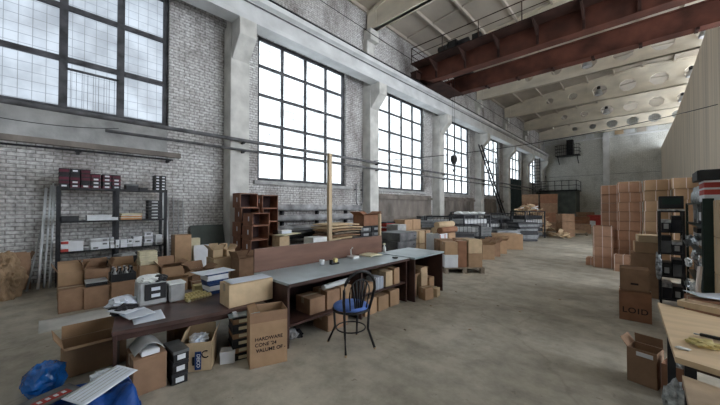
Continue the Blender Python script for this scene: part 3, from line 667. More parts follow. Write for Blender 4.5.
# ================================================================== LOW TABLE AND COUNTERS
T = .5
lt = thing('low_table', 'low dark brown laminate table with boxes beneath, at left', 'table', (-3.53, 1.12, 0), R(-10))
MB().b2((-.75, -.66, T-.035), (.38, .66, T)).obj('tabletop', 'tabletop', lt, bev=.004)
MB().b2((-.74, -.65, 0), (.37, -.625, T-.035)).obj('side_panel', 'desk', lt)
MB().b2((-.74, .62, 0), (.37, .645, T-.035)).obj('side_panel', 'desk', lt)
MB().b2((-.72, -.655, T-.12), (-.70, .62, T-.035)).obj('rear_rail', 'desk', lt)
MB().b2((.33, -.655, T-.09), (.35, .62, T-.035)).obj('front_rail', 'desk', lt)
DZ = .72
ct = thing('long_counter', 'long dark counter with pale blue top and brown backboard behind chair', 'counter', (-3.22, 3.0, 0))
MB().b2((-.4, -1.15, DZ-.03), (.4, 1.16, DZ)).obj('countertop', 'bluetop', ct, bev=.003)
MB().b2((.36, -1.15, DZ-.04), (.405, 1.16, DZ-.005)).obj('edge_strip', 'desk', ct)
for y in (-1.13, .05, 1.13): MB().b2((-.38, y-.012, 0), (.36, y+.012, DZ-.03)).obj('side_panel', 'desk', ct)
MB().b2((-.36, -1.12, .22), (.34, .036, .245)).obj('shelf', 'desk', ct)
MB().b2((-.36, .064, .30), (.34, 1.116, .325)).obj('shelf', 'desk', ct)
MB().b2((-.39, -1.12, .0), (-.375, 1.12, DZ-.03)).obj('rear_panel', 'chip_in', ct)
MB().b2((-.43, -1.14, DZ-.05), (-.405, 1.42, 1.02)).obj('backboard', 'backboard', ct)
c2 = thing('end_counter', 'short counter with white top at right end of long one', 'counter', (-3.15, 4.71, 0))
MB().b2((-.38, -.53, DZ-.02), (.42, .46, DZ+.01)).obj('countertop', 'bluetop', c2, bev=.003)
for y in (-.5, .42): MB().b2((-.36, y-.012, 0), (.40, y+.012, DZ-.02)).obj('side_panel', 'desk', c2)
MB().b2((-.37, -.488, 0), (-.355, .408, DZ-.02)).obj('rear_panel', 'desk', c2)

# under the counter
ug = 'cartons on the shelf under the counter'
for i, (y, w_, hh, m_) in enumerate([(2.35, .24, .2, 'cb_dk'), (2.61, .22, .24, 'cb_dk'), (2.84, .2, .25, 'cb')]):
    carton('brown carton on low counter shelf behind the chair, %s from left' % ORD[i], (-3.1, y, .246), w_, .3, hh, fa, m_, ug, detail=False)
for i, (y, w_, hh, m_) in enumerate([(3.25, .18, .14, 'cb'), (3.72, .17, .24, 'cb_lt'), (3.92, .14, .26, 'cb')]):
    carton('brown carton on raised counter shelf right of chair, %s from left' % ORD[i], (-3.05, y, .326), w_, .3, hh, fa, m_, ug, detail=False)
for i in range(5): tag(MB().box((0, 0, .09), (.018, .2, .18)).box((0, .102, .09), (.01, .004, .14)).obj('white_folder', 'paper', loc=(-3.0, 3.42+.034*i, .326), rz=fa+PI+.02*i), 'white folder standing under the counter right of chair, %s from left' % ORD[i], 'folder', 'white folders under the counter')
for i, (y, w_, hh) in enumerate([(3.28, .26, .24), (3.57, .24, .22), (3.85, .24, .25)]):
    carton('brown carton on floor under the counter, %s from left' % ORD[i], (-3.05, y, 0), w_, .32, hh, fa, 'cb', 'floor cartons under the counter', detail=False)
carton('dusty brown carton on floor behind the chair legs', (-3.02, 2.62, 0), .34, .3, .2, fa, 'cb_dk')
open_carton('open carton under white topped end counter, leftmost', (-3.05, 4.38, 0), .24, .3, .34, fa, 'cb', (130, 80, 120, 110), fl=.35)
open_carton('open carton under end counter, middle with raised flap', (-3.0, 4.66, 0), .22, .3, .38, fa+.05, 'cb_lt', (80, 120, 120, 110), fl=.35)
carton('small closed carton under the end counter at far right', (-3.0, 4.92, 0), .17, .3, .28, fa, 'cb', detail=False)
carton('small carton in front of those under the end counter', (-2.72, 4.5, 0), .2, .16, .2, fa-.2, 'cb', detail=False)
carton('small squat carton just outside the end counter', (-2.7, 4.74, 0), .16, .16, .15, fa+.2, 'cb_lt', detail=False)
o = MB().tube([(-.0, -.25, 0), (0, .25, 0)], .035, 14).obj('paper_roll', 'plastic_white', loc=(-2.93, 2.6, .62)); 
o.location = (-3.02, 2.72, .53); o.rotation_euler = (0, 0, .12); tag(o, 'white roll lying on cartons under the counter behind the chair', 'roll')
# on counter
rollp = thing('tape_dispenser', 'small black and yellow tape dispenser on the pale blue counter', 'dispenser', (-3.32, 2.95, DZ+.001), fa)
MB().b2((-.07, -.03, 0), (.07, .03, .02)).b2((-.07, -.03, .02), (-.05, .03, .07)).obj('base', 'black', rollp)
MB().tube([(.02, -.022, .055), (.02, .022, .055)], .033, 14).obj('tape_roll', 'yellow', rollp)
tag(MB().lathe([(.035, 0), (.04, .07), (.036, .075)], 14).obj('cup', 'white', loc=(-3.4, 2.78, DZ+.001)), 'small white cup left of the tape dispenser on counter', 'cup')
ph = thing('desk_scale', 'small white weighing stand on counter near end of backboard', 'scale', (-3.5, 3.52, DZ+.001), fa)
MB().b2((-.07, -.08, 0), (.07, .08, .035)).obj('base', 'plastic_white', ph, bev=.005)
MB().tube([(0, .05, .03), (.0, .05, .13), (.04, .05, .16)], .012, 8).obj('arm', 'plastic_white', ph)
tag(MB().sheet(.30, .26, .02, 10, 6, lambda x, y: .02*math.cos(x*8)).obj('paper_pad', 'cream', loc=(-3.42, 3.87, DZ+.001), rz=fa), 'curled cream paper pad on counter near the backboard end', 'paper')
tag(MB().lathe([(.045, 0), (.05, .015), (.02, .018)], 16).obj('black_disc', 'black', loc=(-2.98, 3.98, DZ+.001)), 'small black round lid near front edge of counter', 'lid')
bt = thing('spray_bottle', 'small white spray bottle standing where the two counters meet', 'bottle', (-3.45, 4.28, DZ+.012))
MB().lathe([(.03, 0), (.03, .09), (.012, .12), (.012, .14)], 12).obj('body', 'plastic_white', bt)
MB().b2((-.012, -.035, .14), (.012, .02, .165)).obj('nozzle', 'cream', bt)

# on the low table
mb = MB()
for i in range(3): tag(MB().sheet(.24-.02*i, .30-.03*i, .002, 10, 10, lambda x, y, i=i: .006+.012*math.sin(6*x+i)*math.sin(5*y+1)+.0).obj('paper_sheet', 'paper', loc=(-3.46-.11*i, .70-.07*i, T+.001+.022*i), rz=fa+.3*i-.1), ('large white paper sheet nearest the front edge of low table', 'white paper sheet overlapping others at left of low table', 'small white sheet at far left of low table')[i], 'paper', 'papers on the low table')
o = MB().lump((0, 0, .045), (.10, .11, .05), .3, 3, 3, 11, .9).obj('crumpled_wrap', 'darkcard', loc=(-3.74, .56, T)); tag(o, 'crumpled black plastic wrap on left end of low table', 'wrap')
o = MB().lump((0, 0, .06), (.13, .13, .06), .3, 3, 3, 15, .9).obj('crumpled_wrap', 'paper', loc=(-3.98, .58, T)); tag(o, 'crumpled white plastic wrap near rear left of low table', 'wrap')
bp_ = thing('wrapped_parcel', 'white wrapped parcel with black band and labels on low table', 'parcel', (-3.95, .82, T+.001), fa)
MB().box((0, 0, .13), (.27, .22, .26), taper=.95).obj('body', 'lgrey', bp_, bev=.02)
MB().lump((0, 0, .27), (.13, .12, .05), .2, 3, 3, 4, .6).obj('wrap_top', 'plastic_white', bp_)
MB().box((.02, -.115, .15), (.19, .012, .17)).obj('black_panel', 'black', bp_)
for z in (.11, .18): MB().box((.02, -.123, z), (.08, .006, .035)).obj('label_patch', 'paper', bp_)
MB().lump((.06, -.04, .27), (.09, .08, .045), .2, 3, 3, 6, .6).obj('black_cap', 'black', bp_)
pb = thing('plastic_tub', 'clear whitish plastic tub with lid beside the wrapped parcel', 'tub', (-3.88, 1.04, T+.001), fa)
MB().box((0, 0, .1), (.15, .16, .2), taper=1.05).obj('body', 'lgrey', pb, bev=.015)
MB().box((0, 0, .205), (.17, .18, .02)).obj('lid', 'plastic_white', pb, bev=.005)
n = 0
for r_ in range(3):
    for c_ in range(8):
        if r_ == 2 and c_ > 5: continue
        y = 1.12+.036*c_+.01*r_; x = -3.72-.1*r_-.012*c_
        q = thing('yellow_connector', 'pale yellow plastic connector on low table, %s row, %s along' % (('front', 'middle', 'rear')[r_], ORD[c_]), 'connector', (x, y, T+.001), fa+.2, 'pale yellow connectors on the low table')
        MB().b2((-.0145, -.035, 0), (.0145, .035, .035)).obj('body', 'yellow', q, bev=.003)
        for s in (-1, 1): MB().b2((s*.008-.004, -.043, .0), (s*.008+.004, -.035, .022)).obj('pin', 'cream', q)
shoebox('yellow_box', 'small yellowish box behind the yellow connectors on low table', 'box', (-4.1, 1.36, T+.001), .13, .11, .08, fa, 'yellow', 'yellow')
# long carton on the low table
lc = carton('long light brown carton lying at right end of low table', (-3.27, 1.59, T+.001), .50, .26, .24, fa-.03, 'cb_lt', name='long_carton')
q = tag(MB().sheet(.46, .24, .002, 12, 6, lambda x, y: .004+.02*max(0, x-.15)).obj('paper_sheet', 'paper', loc=(-3.27, 1.60, T+.245), rz=fa-.03), 'white paper lying on top of the long carton', 'paper')
for k in range(4): shoebox('blue_box', 'flat dark blue box in pile behind long carton, %s' % lev(k, 4), 'box', (-3.90+.01*(k % 2), 1.50-.01*k, T+.001+k*.062), .26, .2, .06, fa+.1*(k % 2), 'labelblue' if k % 2 == 0 else 'white', 'labelblue' if k % 2 else 'white', group='dark blue and white boxes behind the long carton')
tag(MB().sheet(.42, .3, .002, 12, 8, lambda x, y: .006+.05*x*x*2).obj('paper_sheet', 'paper', loc=(-3.90, 1.46, T+.251), rz=fa+.1), 'white paper draped over pile behind the long carton', 'paper')

# below the low table
carton('brown carton under the left end of low table', (-3.2, .635, 0), .24, .32, .30, fa, 'cb_dk')
p = MB().sheet(.22, .26, .004, 10, 6, lambda x, y: .09-abs(x)**2*6.5).obj('folded_card', 'lgrey', loc=(-3.20, .64, .306), rz=fa); tag(p, 'bent grey card resting on carton under low table', 'card')
tag(MB().box((0, 0, .02), (.13, .15, .036)).box((0, 0, .04), (.11, .13, .006)).obj('white_box', 'white', loc=(-3.13, .64, .303), rz=fa, bev=.003), 'flat white box poking out below bent grey card', 'box')
for k in range(3): shoebox('black_box', 'black shoe box with white label on floor under table, %s' % lev(k, 3), 'box', (-3.13, .85, k*.098), .13, .28, .095, fa-.05+.04*k, 'black', 'darkcard' if k < 2 else 'grey', 'white', group='black shoe boxes under the low table')
open_carton('shallow open carton with white flaps below table front edge', (-3.66, 1.12, .001), .36, .3, .30, fa, 'cb_dk', (150, 60, 165, 175), fl=.4)
bx = open_carton('small light carton with blue vertical label and black ring mark', (-3.05, 1.06+.13, 0), .27, .24, .27, fa-.35, 'cb_lt', (None, 80, 70, 110), name='labelled_carton')
bx.location = (-2.92, 1.24, 0)
bx.location = (gnd(199, 372, 0, .14).x, gnd(199, 372, 0, .14).y, 0); bx.rotation_euler.z = R(58)
MB().box((.02, -.1225, .10), (.055, .004, .17)).obj('blue_label', 'labelblue', bx)
MB().box((-.02, -.1225, .10), (.02, .004, .08)).obj('black_label', 'black', bx)
text(bx, 'DEICO', .042, (.022, -.1255, .10), (PI/2, PI/2, 0), 'white')
MB().tube([(.085+.032*math.cos(a*.5), -.1225, .155+.032*math.sin(a*.5)) for a in range(2, 12)], .005, 6).obj('ring_mark', 'ink', bx)
o = MB().lump((0, 0, .04), (.09, .08, .05), .3, 3.5, 3, 22, .8).obj('crumpled_paper', 'paper', loc=(bx.location.x, bx.location.y, .22)); tag(o, 'crumpled white paper filling the carton with blue label', 'paper')
b = shoebox('small_white_box', 'small white cube box on floor left of the tall printed carton', 'box', gnd(228, 364, 0, .06), .14, .12, .12, R(60), 'white')
# pile with blue lid
p = Vector((-3.12, 1.47, 0))
for k in range(6): shoebox('flat_box', 'flat carton in pile under blue lid beside printed carton, %s' % lev(k, 5), 'box', (p.x, p.y, k*.073), .24, .26, .071, R(75)+.02*(k % 2), 'cb_dk' if k % 2 else 'darkcard', 'darkcard', 'cream', group='flat cartons under the blue lid')
for k in range(1):
    t = thing('blue_board', 'pale blue flat lid resting on the dark pile by printed carton', 'lid', (p.x, p.y-.0, .439), R(75))
    MB().box((0, 0, .008), (.30, .28, .012)).obj('plate', 'bluetop', t); MB().box((-.09, .0, .028), (.04, .33, .02)).obj('fold', 'paper', t)
# the tall printed carton
p = gnd(266, 366, 0, .0)
hc = open_carton('tall brown open carton with black printed lettering beside low table', (-2.93, 1.64, 0), .36, .27, .53, R(72), 'cb', (None, None, 12, None), name='printed_carton', fl=.3)
hc.location = (-2.83, 1.59, 0); hc.rotation_euler.z = R(70)
MB().box((0, -.1365, .48), (.355, .003, .10)).obj('tape_band', 'cb_dk', hc)
text(hc, 'HARDWARE', .048, (-.0, -.1365, .27), (PI/2, 0, 0)); text(hc, "CONE '24", .048, (-.03, -.1365, .215), (PI/2, 0, 0)); text(hc, 'VALUME OF -', .048, (.02, -.1365, .16), (PI/2, 0, 0))
o = MB().lump((0, 0, .03), (.10, .06, .05), .3, 4, 3, 31, .7).obj('crumpled_bag', 'darkcard', loc=(-3.08, 2.12, .0), bev=0); tag(o, 'crumpled black bag on floor beside tall printed carton', 'bag')
o = MB().lump((0, 0, .05), (.09, .08, .06), .3, 4, 3, 33, .7).obj('crumpled_bag', 'lgrey', loc=(-3.0, 1.98, .12)); o.location.z = .035; tag(o, 'crumpled grey bag on floor between printed carton and counter', 'bag')

# ================================================================== CHAIR
ch = thing('bistro_chair', 'black metal round back chair with blue seat before the counter', 'chair', (-2.43, 2.41, 0), R(74))
# local: front = +y , back = -y
S = .43
MB().lathe([(.17, 0), (.195, .01), (.20, .03), (.185, .045), (.1, .052)], 28, (0, 0, S-.01)).obj('seat', 'seatblue', ch)
MB().tube([(.2*math.cos(a*PI/14), .2*math.sin(a*PI/14), S-.015) for a in range(28)], .014, 8, True).obj('seat_ring', 'black', ch)
MB().tube([(.165*math.cos(a*PI/14), .165*math.sin(a*PI/14), .2) for a in range(28)], .008, 8, True).obj('stretcher_ring', 'black', ch)
for sx in (-1, 1):
    l = MB().tube([(sx*.155, .12, S-.01), (sx*.145, .11, .2), (sx*.19, .20, .01)], .014, 8).obj('leg', 'black', ch)
    MB().lathe([(.014, 0), (.014, .02)], 8, (sx*.19, .20, 0)).obj('foot_cap', 'wood', l)
    l = MB().tube([(sx*.155, -.14, S-.01), (sx*.145, -.13, .2), (sx*.18, -.22, .01)], .014, 8).obj('leg', 'black', ch)
    MB().lathe([(.014, 0), (.014, .02)], 8, (sx*.18, -.22, 0)).obj('foot_cap', 'wood', l)
hoop = [(-.155, -.14, S-.01), (-.18, -.17, .55), (-.19, -.20, .66)]+[(-.19*math.cos(a*PI/10), -.2-.02*math.sin(a*PI/10), .68+.19*math.sin(a*PI/10)) for a in range(11)]+[(.19, -.20, .66), (.18, -.17, .55), (.155, -.14, S-.01)]
MB().tube(hoop, .016, 8).obj('back_hoop', 'black', ch)
inner = [(-.10, -.17, S+.02), (-.12, -.19, .6)]+[(-.12*math.cos(a*PI/8), -.2-.01*math.sin(a*PI/8), .65+.13*math.sin(a*PI/8)) for a in range(9)]+[(.12, -.19, .6), (.10, -.17, S+.02)]
MB().tube(inner, .008, 8).obj('inner_hoop', 'black', ch)
for i in range(5):
    x = -.08+.04*i; tz = .65+.13*math.sqrt(max(0, 1-(x*1.15/.12)**2))
    MB().b2((x*.5-.0, -.172, S), (x*.5+.0, -.17, S)).obj('tmp', 'black') if False else None
    MB().tube([(x*.45, -.17, S+.02), (x*.7, -.185, .56), (x*1.15, -.205, tz)], .010, 6).obj('back_slat', 'black', ch)

# ================================================================== FOREGROUND LEFT: blue tarp, bag, carton, papers
def tarp_h(x, y):
    e = max(0, 1-(abs(x)/.50)**4)*max(0, 1-(abs(y)/.5)**4)
    pl = max(0, min(1, (x-.02)/.1))*max(0, min(1, (.36-y)/.04))*max(0, min(1, (y+.06)/.15))*.2
    return pl*(1-max(0, (x-.4)/.12))*(.85+.5*noise.noise(Vector((x*9, y*9, 2))))+e*(.05+.07*noise.noise(Vector((x*5, y*5, 1)))+.05*noise.noise(Vector((x*13, y*13, 4)))+.03*noise.noise(Vector((x*25, y*19, 7)))+.13*max(0, y+.05))+.012
tp = MB().sheet(1.05, .76, .004, 60, 44, tarp_h).obj('tarpaulin', 'blue', loc=(-3.04, .14, .0)); tag(tp, 'crumpled dark blue plastic tarpaulin spread on foreground floor', 'tarpaulin')
o = MB().lump((0, 0, .11), (.15, .13, .15), .16, 1.8, 4, 41, .76).obj('plastic_bag', 'bluebag', loc=(-3.66, .02, 0)); tag(o, 'shiny bright blue plastic bag left of the open carton', 'bag')
oc = open_carton('light brown open carton with spread flaps on left foreground floor', (-3.98, .36, 0), .46, .30, .27, fa+.02, 'cb', (172, 88, 120, 100), name='open_carton', fl=.42)
oc.children[1].hide_render = False
o = MB().lump((0, 0, .03), (.10, .07, .05), .3, 3, 3, 51, .7).obj('crumpled_paper', 'paper', loc=(-3.15, .34, .17), rz=.4); tag(o, 'crumpled white paper ball on the blue tarpaulin', 'paper')
def inprint(o): return o
lf = thing('printed_leaflet', 'large printed white leaflet lying across the blue tarpaulin', 'leaflet', (-2.82, .30, .29), R(118))
lf.rotation_euler = (R(3), R(-3), R(118))
MB().sheet(.36, .21, .002, 12, 8, lambda x, y: .015*math.sin(x*7)+.01).obj('page', 'paper', lf)
MB().sheet(.32, .02, .001, 12, 1, lambda x, y: .015*math.sin(x*7)+.0125, (0, .09, 0)).obj('text_lines', 'lgrey', lf)
for q in range(4): MB().sheet(.32, .006, .001, 12, 1, lambda x, y: .015*math.sin(x*7)+.0125, (0, .055-.035*q, 0)).obj('text_lines', 'lgrey', lf)
mg = thing('magazine', 'red and grey printed magazine at lower left of the tarpaulin', 'magazine', (-3.16, .05, .16), R(112))
MB().sheet(.30, .2, .006, 8, 6, lambda x, y: .01*math.cos(x*6)).obj('cover', 'grey', mg)
MB().sheet(.20, .08, .001, 8, 2, lambda x, y: .01*math.cos(x*6)+.0065, (0, -.02, 0)).obj('red_panel', 'red', mg)
for q in range(4): MB().box((-.07+.045*q, -.02, .0185), (.022, .035, .002)).obj('white_square', 'white', mg)

# ================================================================== BEHIND THE COUNTER
t = thing('timber_post', 'tall pale timber post standing behind the brown backboard', 'post', (-4.0, 3.44, 0))
MB().b2((-.03, -.035, 0), (.03, .035, 2.5)).obj('post', 'wood', t, bev=.003); MB().b2((-.2, -.2, 0), (.2, .2, .02)).obj('foot', 'wood', t)
t = thing('timber_post', 'short pale timber post behind right end of the backboard', 'post', (-3.95, 4.75, 0))
MB().b2((-.025, -.025, 0), (.025, .025, 1.42)).obj('post', 'wood', t, bev=.003); MB().b2((-.18, -.18, 0), (.18, .18, .02)).obj('foot', 'wood', t)
# stack of curved boards on dark crate
def rough_plate(w, d, t_, amp, seed):
    return MB().sheet(w, d, t_, 10, 10, lambda x, y: amp*math.cos(x*3+seed)*math.cos(y*2.5))
p = Vector((-6.6, 5.95, 0))
cr_ = thing('slatted_crate', 'dark slatted crate carrying curved brown boards behind backboard', 'crate', p, fa+.1)
for z in (.1, .27, .44): MB().box((0, -.4, z), (1.2, .02, .1)).box((0, .4, z), (1.2, .02, .1)).box((-.6, 0, z), (.02, .8, .1)).box((.6, 0, z), (.02, .8, .1)).obj('slats', 'pallet', cr_)
for sx in (-.58, .58):
    for sy in (-.38, .38): MB().box((sx, sy, .27), (.05, .05, .54)).obj('corner_post', 'pallet', cr_)
MB().box((0, 0, .53), (1.2, .82, .02)).obj('lid', 'steel_dark', cr_)
z = .545
for k in range(7):
    o = rough_plate(1.15+random.uniform(-.15, .15), .85, .035, .035, 0).obj('curved_board', ('cb_dk', 'cb_lt', 'cb_dk', 'pallet', 'cb', 'cb_lt', 'cb_lt')[k], loc=(p.x+random.uniform(-.04, .04), p.y, z+.036), rz=fa+random.uniform(-.15, .15)); z += .075
    tag(o, 'curved brown board on the dark crate behind backboard, %s' % lev(k, 7), 'board', 'curved boards on the dark crate')
# white tray and black panels between drawer boxes and backboard
p = gnd(316, 268, 0, .4); shoebox('white_bin', 'long white plastic bin behind the backboard left of the post', 'bin', p, .5, .4, .76, fa, 'grey', 'plastic_white')
for k in range(5):
    tag(MB().sheet(1.5, .7, .02, 10, 4, lambda x, y: .01*math.sin(x*4)).obj('black_sheet', 'black' if k != 3 else 'grey', loc=(-7.62+.03*k, 5.42-.03*k, .695+.045*k), rz=fa+.05*k), 'long black panel in pile before radiator pipes, %s' % lev(k, 5), 'panel', 'black panels piled before the radiator pipes')
t = thing('work_trestle', 'dark steel trestle holding the black panels before radiator', 'trestle', (-7.65, 5.45, 0))
for sx in (-.25, .25):
    for sy in (-.65, .65): MB().box((sx, sy, .32), (.05, .05, .64)).obj('leg', 'steel_dark', t)
MB().box((0, 0, .655), (.6, 1.4, .04)).obj('top_frame', 'steel_dark', t)
p = gnd(286, 270, 0, .3)
carton('pale carton with white bracing right of the drawer box stacks', (-6.95, 4.30, 0), .3, .35, .8, fa, 'cb_lt')
tag(MB().sheet(.7, .4, .012, 8, 4, lambda x, y: .02*x).obj('white_sheet', 'cream', loc=(-6.9, 4.45, .835), rz=fa+.3), 'whitish sheet lying on pale carton beside drawer boxes', 'sheet')
shoebox('white_case', 'white flat cases heaped on pale carton beside drawer boxes', 'box', (-6.92, 4.4, .862), .3, .2, .09, fa, 'paper', 'plastic_white')

# open wooden box with white lid on boxes (left of second pillar)
def stackbox(label, px, py, w_, d_, hh, m_, rz=fa, z=0, group=None, lid=None, name='carton', back=None, lab=None):
    p = gnd(px, py, 0, d_/2 if back is None else back); p.z = z
    if name == 'carton': carton(label, p, w_, d_, hh, rz, m_, group, detail=False)
    else: shoebox(name, label, 'box', p, w_, d_, hh, rz, m_, lid, lab, group)
    return p
p = Vector((-6.47, 7.1, 0)); g_ = 'dark cases under the open box left of short post'
for c_ in range(2):
    for k in range(6): shoebox('dark_case', 'dark case in %s pile below the open box by second pillar, %s' % (('left', 'right')[c_], lev(k, 6)), 'box', (p.x, p.y-.27+.5*c_, .161*k), .46, .5, .16, fa, 'grey' if (k+c_) % 2 else 'darkcard', 'darkcard', 'lgrey', group=g_)
open_carton('brown open box with white flaps on dark cases by second pillar', (p.x, p.y-.0, .97), .7, .45, .34, fa, 'cb_red', (165, 150, 150, 150))
bpy.data.objects['open_carton'].name
p = gnd(387, 255, 0, .4); 
for k in range(7): shoebox('red_case', 'red box with white edge in pile right of the short post, %s' % lev(k, 7), 'box', (p.x, p.y, .152*k), .62, .45, .15, fa+.03*(k % 2), 'red' if k > 2 else 'cb_dk', 'white' if k % 2 else 'darkcard', group='red and white boxes right of the short post')
# grey metal cabinets laid flat
p = gnd(396, 268, 0, .45)
for k in range(4):
    t = thing('metal_cabinet', 'grey metal cabinet lying flat behind the counter, %s' % lev(k, 4), 'cabinet', (p.x+.03*k, p.y, .226*k), fa+.06*(k % 2), 'grey metal cabinets lying behind the counter')
    MB().box((0, 0, .11), (.85, .62, .22)).obj('body', 'grey', t, bev=.008)
    MB().box((0, -.312, .11), (.78, .008, .16)).obj('door', 'pipe', t); MB().box((.3, -.32, .11), (.07, .012, .02)).obj('handle', 'black', t)
# cartons behind
bg_ = 'brown cartons standing behind the grey cabinets'
p = gnd(405, 255, 0, .5)
for k in range(3):
    for c_ in range(2): carton('brown carton behind the grey cabinets, %s column, %s' % (('left', 'right')[c_], lev(k, 3)), (p.x, p.y+.5*c_-.1, .38*k), .47, .45, .378, fa, 'cb_lt' if k < 2 else 'cb', bg_, detail=False)
shoebox('pink_box', 'pinkish white box left of cartons behind grey cabinets', 'box', (p.x+.1, p.y-.62, 0), .45, .45, 1.0, fa, 'white', 'lgrey')
p = gnd(421, 258, 0, .3)
for k in range(2):
    for c_ in range(3): carton('light carton above counter end in low row, %s from left, %s' % (ORD[c_], ('lower', 'upper')[k]), (p.x-.15+.0*c_, p.y-.38+.36*c_, .41*k), .34, .4, .405, fa+.04*c_, 'cb_lt' if c_ < 2 else 'cb', 'light cartons in a low row behind the end counter', detail=False)
t = thing('fragile_carton', 'white carton with red tape stripes beside the loaded pallet', 'box', gnd(437, 266, 0, .3), fa)
MB().box((0, 0, .42), (.42, .42, .84)).obj('body', 'white', t, bev=.004)
for x in (-.2, .06): MB().box((x, -.212, .42), (.035, .004, .8)).obj('red_tape', 'red', t)
MB().box((.0, -.212, .2), (.1, .005, .12)).obj('red_mark', 'red', t)
p = t.location
for k in range(3):
    o = MB().tube([(-.45, 0, 0), (.45, 0, 0)], .085, 12).obj('paper_roll', 'cb_lt' if k != 1 else 'cb_red', loc=(p.x-.0+(.0, .18, .09)[k], p.y+.28, (.927, .927, 1.075)[k]), rz=fa)
    tag(o, ('rear rolled paper bundle on the white red taped carton', 'front rolled paper bundle on the white red taped carton', 'top rolled paper bundle above two others')[k], 'bundle', 'rolled bundles on the white carton')
carton('supporting brown carton right of white red taped one', (p.x, p.y+.47, 0), .42, .42, .84, fa, 'cb', detail=False)

# loaded pallet
pp = Vector((-3.42, 7.15, 0))
pallet('weathered wooden pallet carrying cartons beyond the end counter', pp, .95, 1.0, R(45))
def onp(dx, dy): a = R(45); return (pp.x+dx*math.cos(a)-dy*math.sin(a), pp.y+dx*math.sin(a)+dy*math.cos(a))
x, y = onp(-.30, -.25); shoebox('white_carton', 'white carton at left on the pallet, under a brown one', 'box', (x, y, .131), .32, .40, .30, R(45), 'white'); carton('brown carton on the white carton at left of pallet', (x, y, .433), .30, .40, .30, R(45), 'cb', detail=False)
x, y = onp(-.02, -.23); carton('tall dark brown carton in middle of the pallet', (x, y, .131), .21, .36, .62, R(45), 'cb_red', detail=False)
x, y = onp(.28, -.22); carton('lower brown carton at right of the pallet', (x, y, .131), .33, .42, .33, R(45), 'cb', detail=False); carton('upper pale fronted carton at right of the pallet', (x, y, .463), .32, .42, .32, R(45), 'cb_lt', detail=False)
x, y = onp(-.25, .28); carton('brown carton at rear left of the pallet', (x, y, .131), .42, .38, .60, R(45), 'cb_dk', detail=False)
x, y = onp(.24, .28); carton('brown carton at rear right of the pallet', (x, y, .131), .42, .38, .62, R(45), 'cb', detail=False)
# small cartons right of the pallet, on floor
sg = 'small open cartons on floor between the pallet and the long orange carton'
for i, (px, py) in enumerate([(486, 260), (492, 257), (499, 254)]):
    open_carton('small orange brown carton right of loaded pallet, %s from left' % ORD[i], gnd(px, py, 0, .25), .36, .36, .44, R(45), 'cb_dk' if i == 1 else 'cb', (150, 60, 140, 130), group=sg)
t = carton('long orange brown carton lying on floor by the dark cages', (-3.9, 12.1, 0), 1.05, .8, .55, R(35), 'cb', name='long_carton')
# dark wire cages with scrap
def cage(label, p, w_, d_, h_, rz, m='steel_dark', fill='grey'):
    t = thing('wire_cage', label, 'cage', p, rz, 'dark wire cages along the window wall')
    fr = MB()
    for sx in (-1, 1):
        for sy in (-1, 1): fr.box((sx*w_/2, sy*d_/2, h_/2), (.05, .05, h_))
    for z in (.12, h_*.55, h_-.02):
        for s in (-1, 1): fr.box((0, s*d_/2, z), (w_, .03, .04)).box((s*w_/2, 0, z), (.03, d_, .04))
    fr.obj('frame', m, t)
    ms = MB()
    for i in range(7):
        for s in (-1, 1): ms.box(((i-3)*w_/8, s*d_/2, h_/2), (.012, .012, h_-.1))
    ms.obj('mesh_bars', m, t); MB().box((0, 0, .12), (w_-.04, d_-.04, .03)).obj('floor_plate', m, t)
    for k in range(5): MB().box((random.uniform(-.03, .03), 0, .2+k*.155*h_), (w_*.86, d_*.86, .13*h_)).obj('stored_panels', ('grey', 'pipe', 'steel_dark', 'darkcard', 'lgrey')[(k*3+int(abs(p[0])*7)) % 5] if fill == 'grey' else fill, t)
    return t
cages = [(-4.7, 10.0, 1.1, .9, .95, .2, 'in line with third window, nearest the counter'), (-5.3, 12.2, 1.3, .9, 1.25, .6, 'topped with white rags behind the orange carton'), (-6.8, 12.4, 1.2, 1.0, 1.15, .1, 'under third window at its right'),
         (-5.8, 15.1, 1.2, 1.0, 1.0, .3, 'before the third pillar'), (-7.2, 15.8, 1.3, 1.0, 1.3, .0, 'close to the third pillar base'), (-6.2, 18.5, 1.4, 1.0, 1.2, .2, 'under the fourth window'), (-4.4, 17.2, 1.2, .95, 1.35, .5, 'buried under pale offcuts near brown scrap heap')]
for (x, y, w_, d_, h_, rz, lb) in cages: cage('dark wire cage of panels '+lb, (x, y, 0), w_, d_, h_, R(90)*0+rz+R(30))
def scrap(name, label, cat, base, r, n, ms, sz=(.3, .2, .02), group=None, z0=0):
    for i in range(n):
        a = random.uniform(0, 6.28); q = math.sqrt(random.random()); x = base[0]+r[0]*q*math.cos(a); y = base[1]+r[1]*q*math.sin(a)
        z = z0+.02+(1-q)*r[2]*random.uniform(.6, 1)
        Rm = Matrix.Rotation(random.uniform(0, 6), 4, 'Z') @ Matrix.Rotation(random.uniform(-.5, .5), 4, 'X') @ Matrix.Rotation(random.uniform(-.5, .5), 4, 'Y')
        o = MB().box((0, 0, 0), (sz[0]*random.uniform(.6, 1.3), sz[1]*random.uniform(.6, 1.3), sz[2]), Rm).box((0, 0, .01), (sz[0]*.5, sz[1]*.9, sz[2]), Rm).obj(name, random.choice(ms), loc=(x, y, z+.06))
        q_ = 'high up' if z-z0 > r[2]*.55 else ('halfway up' if z-z0 > r[2]*.25 else 'at the foot')
        tag(o, ('smaller ' if o.dimensions.x < sz[0]*.95 else 'larger ')+label.replace('QQ', q_), cat, group)
